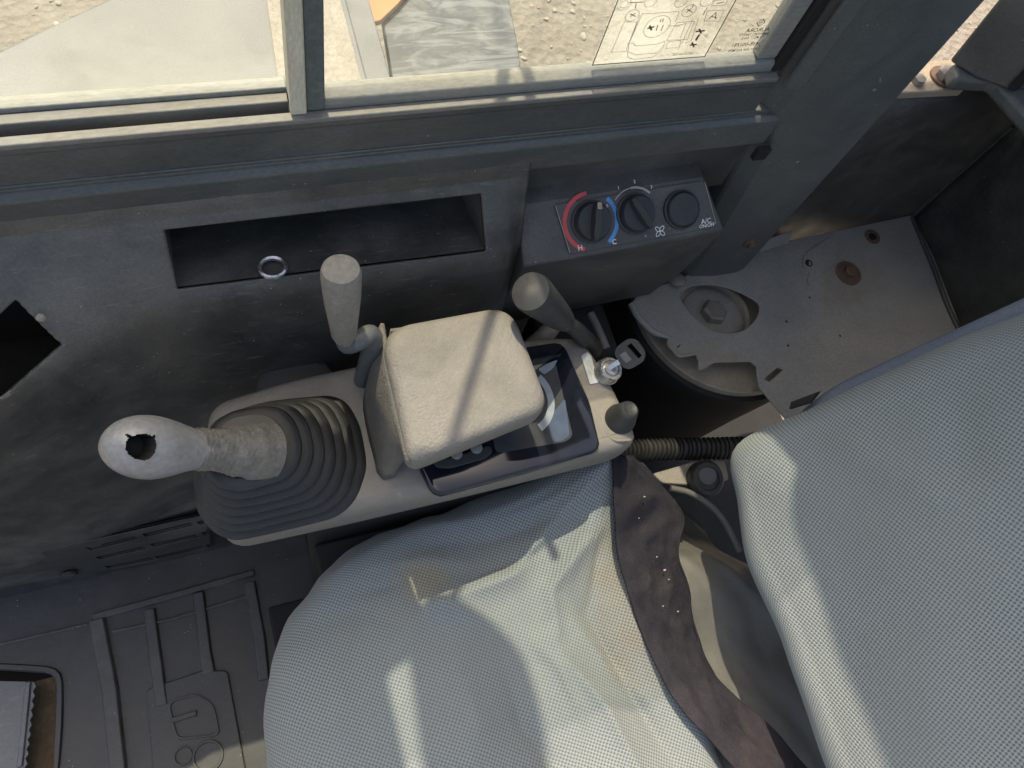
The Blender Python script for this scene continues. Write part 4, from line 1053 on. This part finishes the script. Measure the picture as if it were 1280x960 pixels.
    pts = resample(smooth_path([a, V(.48, .228, .452), V(.56, .213, .446), b], 20), n, False)
    rad = [.0145 + .0018 * (1 if math.sin(i * 2 * math.pi / 5) > 0 else -1) for i in range(n)]
    o = tube('corrugated_hose', pts, rad, 'hose', None, 18, 1, False); props(o, 'black corrugated hose running behind the seat cushion', 'hose')
MT['backwall'] = grimy('scuffed_back_wall', (.028, .032, .030), .5, (.22, .21, .17), .75, 3.2, blotch=(.60, .66), speck=.5, scratch=.2)
rear()

# ================================================================== SEAT
def pillow(name, P3, boundary, center, nrm, bulge, R, drop, mat, parent, disp, uvf, nb=220, nr=80, edge_sag=.012):
    """padded cover: boundary points and centre on a plane, crowned along nrm, rolled over and dropped at its edge"""
    B = resample(boundary, nb); c = Vector(center); nrm = Vector(nrm).normalized()
    bm = bmesh.new(); uvl = bm.loops.layers.uv.new('UVMap'); rows = []; uvs = {}
    prof = []
    for i in range(1, nr + 1):
        r = i / nr; prof.append((r, 0, 0, r))
    for k in range(1, 13):
        s = k / 12 * math.pi / 2; prof.append((1, R * math.sin(s), -R * (1 - math.cos(s)), 1 + .02 * k))
    for k in range(1, 9): prof.append((1, R + .004 * k / 8, -R - drop * k / 8, 1.24 + .02 * k))
    for (r, off, dz, rr) in prof:
        row = []
        for j in range(nb):
            q = B[j]; d = (q - c); dn = d.normalized()
            p = c + d * r + dn * off
            h = bulge * (1 - r ** 2.6) + dz
            base = c + d * r + dn * (off - dz * .9)
            p = p + nrm * h
            a = disp(p, min(r, 1), rr)
            p = p + nrm * a[0] + dn * a[1]
            v = bm.verts.new(p); uvs[v] = uvf(base); row.append(v)
        rows.append(row)
    cv = bm.verts.new(c + nrm * (bulge + disp(c, 0, 0)[0])); uvs[cv] = uvf(c)
    for j in range(nb): bm.faces.new((cv, rows[0][j], rows[0][(j + 1) % nb]))
    for a, b in zip(rows, rows[1:]):
        for j in range(nb): bm.faces.new((a[j], b[j], b[(j + 1) % nb], a[(j + 1) % nb]))
    for f in bm.faces:
        for l in f.loops: l[uvl].uv = uvs[l.vert]
    return bm_obj(name, bm, mat, parent, 180)

def ridge(p, a, b, w, h):
    a, b = Vector(a), Vector(b); q = Vector((p.x, p.y)); d = b - a; L = d.length; d /= L
    t = (q - a).dot(d) / L; s = (q - a).dot(Vector((-d.y, d.x)))
    return h * math.exp(-(s / w) ** 2) * sstep(-.15, .25, t) * (1 - sstep(.75, 1.15, t))
def xy(u, v, z=.5): p = PZ(u, v, z); return (p.x, p.y)

def seat():
    e = thing('operator_seat', (.25, -.1, 0), 'operator seat in pale blue grey woven cover with dark cloth skirt', 'seat')
    Z = .485
    bd = rounded([V(-.045, -.50, Z), V(.388, -.50, Z), V(.392, -.10, Z), V(.386, .05, Z), V(.384, .205, Z), V(.31, .188, Z), V(.20, .170, Z), V(.10, .160, Z), V(.025, .128, Z), V(-.03, .055, Z)], [.1, .02, .05, .05, .012, .03, .06, .06, .05, .05])
    def line(*px): return [Vector(xy(u, v, .52)) for u, v in px]
    folds = [(line((770, 570), (705, 640), (645, 715), (560, 748)), .016, .016), (line((776, 640), (722, 690), (692, 735), (700, 790)), .012, .010), (line((748, 628), (672, 690), (600, 716)), .014, -.010),
             (line((782, 700), (803, 780), (870, 880), (960, 965)), .014, .010), (line((740, 760), (800, 860), (860, 955)), .018, -.012), (line((690, 800), (760, 880), (810, 965)), .016, .011),
             (line((500, 650), (600, 640), (690, 605)), .012, .008), (line((520, 672), (620, 668), (705, 640)), .014, -.007), (line((370, 740), (440, 690), (520, 655)), .012, .006),
             (line((505, 795), (545, 745), (622, 778)), .016, .007), (line((640, 850), (660, 910), (720, 980)), .02, -.008), (line((430, 800), (415, 880), (430, 960)), .03, .005), (line((800, 650), (790, 720), (830, 800)), .008, .006),
             (line((575, 830), (600, 900), (590, 970)), .03, .006), (line((350, 800), (400, 770), (470, 760)), .02, -.005),
             (line((768, 575), (690, 622), (610, 650)), .005, .004), (line((770, 585), (700, 650), (660, 700)), .005, -.004), (line((772, 600), (735, 660), (715, 720)), .005, .004), (line((774, 620), (755, 680), (745, 760)), .005, -.004),
             (line((660, 790), (700, 830), (735, 900)), .006, .004), (line((720, 770), (770, 830), (830, 880)), .006, .004), (line((470, 700), (540, 690), (600, 700)), .006, .003), (line((400, 730), (450, 735), (500, 725)), .006, -.003)]
    def crease(p, pl, w, h):
        q = Vector((p.x, p.y)); best = 9; L = 0; tot = sum((b - a).length for a, b in zip(pl, pl[1:])); at_ = 0
        for a, b in zip(pl, pl[1:]):
            d = b - a; l = d.length; t = max(0, min(1, (q - a).dot(d) / (l * l))); dd = (a + d * t - q).length
            if dd < best: best = dd; at_ = (L + t * l) / tot
            L += l
        if best > w * 4: return 0
        return h * math.exp(-(best / w) ** 1.1) * (.35 + .65 * math.sin(math.pi * min(1, max(0, at_ * .9 + .05))))
    def disp(p, r, rr):
        h = 1.7 * sum(crease(p, *f) for f in folds) + fnoise(p, 7, 1) * .007 + fnoise(p, 17, 6) * .0022 + fnoise(p, 42, 2) * .0006
        pk = math.exp(-(((p.x - .385) / .085) ** 2 + ((p.y - .215) / .075) ** 2)) * .062
        wv = 0
        if rr > 1.0: wv = fnoise((p.x * 1., p.y * 1., 0), 22, 3) * .008 * min(1, (rr - 1) * 5)
        return (h * (1 - .35 * max(0, r - .8) / .2) + pk, wv)
    pillow('cushion', None, bd, V(.17, -.12, Z), (0, 0, 1), .018, .042, .10, 'fabric', e, disp, lambda p: (p.x, p.y))
    # dark cloth skirt along the rear edge of the cover
    A = [(766, 562), (768, 600), (770, 650), (775, 700), (788, 745), (803, 790), (823, 835), (850, 882), (893, 930), (945, 990), (985, 1035)]
    Bq = [(806, 578), (849, 632), (851, 670), (854, 705), (863, 752), (873, 790), (886, 828), (908, 858), (946, 892), (1000, 946), (1075, 1030)]
    a = smooth_path([PZ(u, v, (.566, .556, .540, .526, .515)[k] if k < 5 else .508) for k, (u, v) in enumerate(A)], 8); b = smooth_path([PZ(u, v, (.545, .515, .502, .492, .485)[k] if k < 5 else .480) for k, (u, v) in enumerate(Bq)], 8)
    b = [p + V(fnoise((i * .09, 0, 0), 1.3, 3) * .007, 0, 0) for i, p in enumerate(b)]
    n = 24; loops = []
    for i, (p, q) in enumerate(zip(a, b)):
        l = []
        for k in range(n + 1):
            s = k / n; x = p.lerp(q, s); wr = (.5 - abs(fnoise((i * .10 + s * 1.5, s * 2.0, 0), 1.2, 4))) * .018 - .006 + fnoise((i * .26, s * 6, 0), 1.3, 7) * .004 + fnoise((i * .6, s * 12, 0), 1.3, 9) * .0012
            x.z += .003 * math.sin(s * math.pi) - .002 * (1 - s) ** 4 + wr * math.sin(s * math.pi * .9 + .12); l.append(x)
        loops.append(l)
    o = loft('skirt', loops, 'skirt', e, caps=(False, False), closed=False, smooth=180); s = o.modifiers.new('solid', 'SOLIDIFY'); s.thickness = .0025; s.offset = -1
    bm = bmesh.new()
    for k in range(7):
        i = random.randint(6, len(a) - 30); s_ = random.uniform(.25, .8); p = a[i].lerp(b[i], s_); p.z += .010
        sc = random.uniform(.0006, .0016)
        r_ = bmesh.ops.create_icosphere(bm, subdivisions=1, radius=sc, matrix=Matrix.Translation(p) @ Matrix.Diagonal((1.4, .8, .6, 1)))
    props(bm_obj('crumbs', bm, 'tan', None), 'pale crumbs scattered on the dark seat skirt', 'crumbs', None, 'stuff')
    tube('hem_stitch', [p + V(-.003, .0, .0012) for p in b[8:]], .0011, 'skirt', e, 6, 1, False)
    # loose grey under-cover between cushion and backrest
    bm = bmesh.new(); g = []
    nx, ny = 46, 90
    for i in range(nx + 1):
        row = []
        for j in range(ny + 1):
            y = .175 - .70 * j / ny; x = .36 + .24 * i / nx
            s = i / nx
            z = .462 - .055 * s + .0 + fnoise((x, y, 0), 9, 2) * .022 + (.5 - abs(fnoise((x * 1.8 + y, y * .7, 0), 13, 5))) * .020 + fnoise((x * 1.6, y, 0), 24, 5) * .005
            z -= .11 * sstep(.10, .185, y + .10 * s - .02)
            row.append(bm.verts.new((x, y, z)))
        g.append(row)
    for i in range(nx):
        for j in range(ny): bm.faces.new((g[i][j], g[i + 1][j], g[i + 1][j + 1], g[i][j + 1]))
    bm_obj('under_cover', bm, 'basecloth', e, 180)
    tube('piping', [PZ(838, 610, .445), PZ(862, 616, .445), PZ(885, 630, .445), PZ(904, 650, .445), PZ(925, 690, .445)], .0045, 'basecloth', e, 10)
    # seat suspension body under everything
    prism('seat_base', rounded([V(0, -.48, .03), V(.52, -.48, .03), V(.52, .135, .03), V(.02, .10, .03)], .04), (0, 0, .36), 'black', e, .01)
    # recline knob and lever plate
    p = PZ(884, 594, .455)
    k = lathe('recline_knob', p + V(0, 0, -.02), (-.05, -.25, 1), [(.024, 0), (.0255, .006), (.0255, .018), (.022, .023), (.0165, .0235), (.0150, .0205), (.013, .020), (0, .021)], 'knobdark', e, 36)
    lathe('knob_cap', p + V(0, 0, 0), (-.05, -.25, 1), [(.014, 0), (.013, .002), (.006, .003), (0, .003)], 'rod', k, 28)
    prism('recline_bracket', rounded([PZ(815, 592, .44), PZ(850, 582, .44), PZ(876, 572, .44), PZ(905, 570, .44), PZ(912, 600, .44), PZ(860, 606, .44), PZ(828, 604, .44)], .006), (0, 0, -.006), 'steel', e, .0015)
    # backrest
    rec = R_(38); t = V(math.sin(rec), 0, math.cos(rec)); nn = V(-math.cos(rec), 0, math.sin(rec)); O = V(.492, 0, .628)
    def bp(y, h): return O + V(0, y, 0) + t * h
    bd = [bp(-.42, 0), bp(.06, .0), bp(.145, .012), bp(.150, .08), bp(.139, .16), bp(.149, .25), bp(.142, .36), bp(.14, .50), bp(.12, .62), bp(-.42, .62)]
    bd = rounded(bd, [.05, .02, .040, .03, .05, .05, .05, .05, .08, .08])
    fb = [((.147, .05), (.05, .12), .02, .006)]
    def dispb(p, r, rr):
        q = Vector((p.y, (p - O).dot(t), 0))
        h = fnoise(q, 6, 3) * .009 + fnoise(q, 15, 8) * .0025 + ridge(Vector((q.x, q.y, 0)), (.13, .12), (.03, .20), .02, .006) + ridge(Vector((q.x, q.y, 0)), (.14, .25), (.04, .22), .02, -.005)
        wv = fnoise(q, 12, 5) * .007 * max(0, r - .7) / .3
        return (h, wv)
    pillow('backrest', None, bd, bp(-.13, .30), nn, .030, .040, .05, 'fabric_back', e, dispb, lambda p: (p.y, (p - O).dot(t)))
    # shell behind, showing as a blue grey band above the cover
    sh = rounded([bp(-.42, .05), bp(.172, .05), bp(.196, .12), bp(.205, .62), bp(-.42, .62)], .03)
    prism('back_shell', [p - nn * .045 for p in sh], -nn * .05, 'shell', e, .012, 4)
    pp = PX(1008, 484, .60)
    prism('shell_clip', [bp(.187, .075) - nn * .040, bp(.194, .080) - nn * .040, bp(.192, .115) - nn * .040, bp(.184, .10) - nn * .040], nn * .006, 'black', e, .001)
seat()
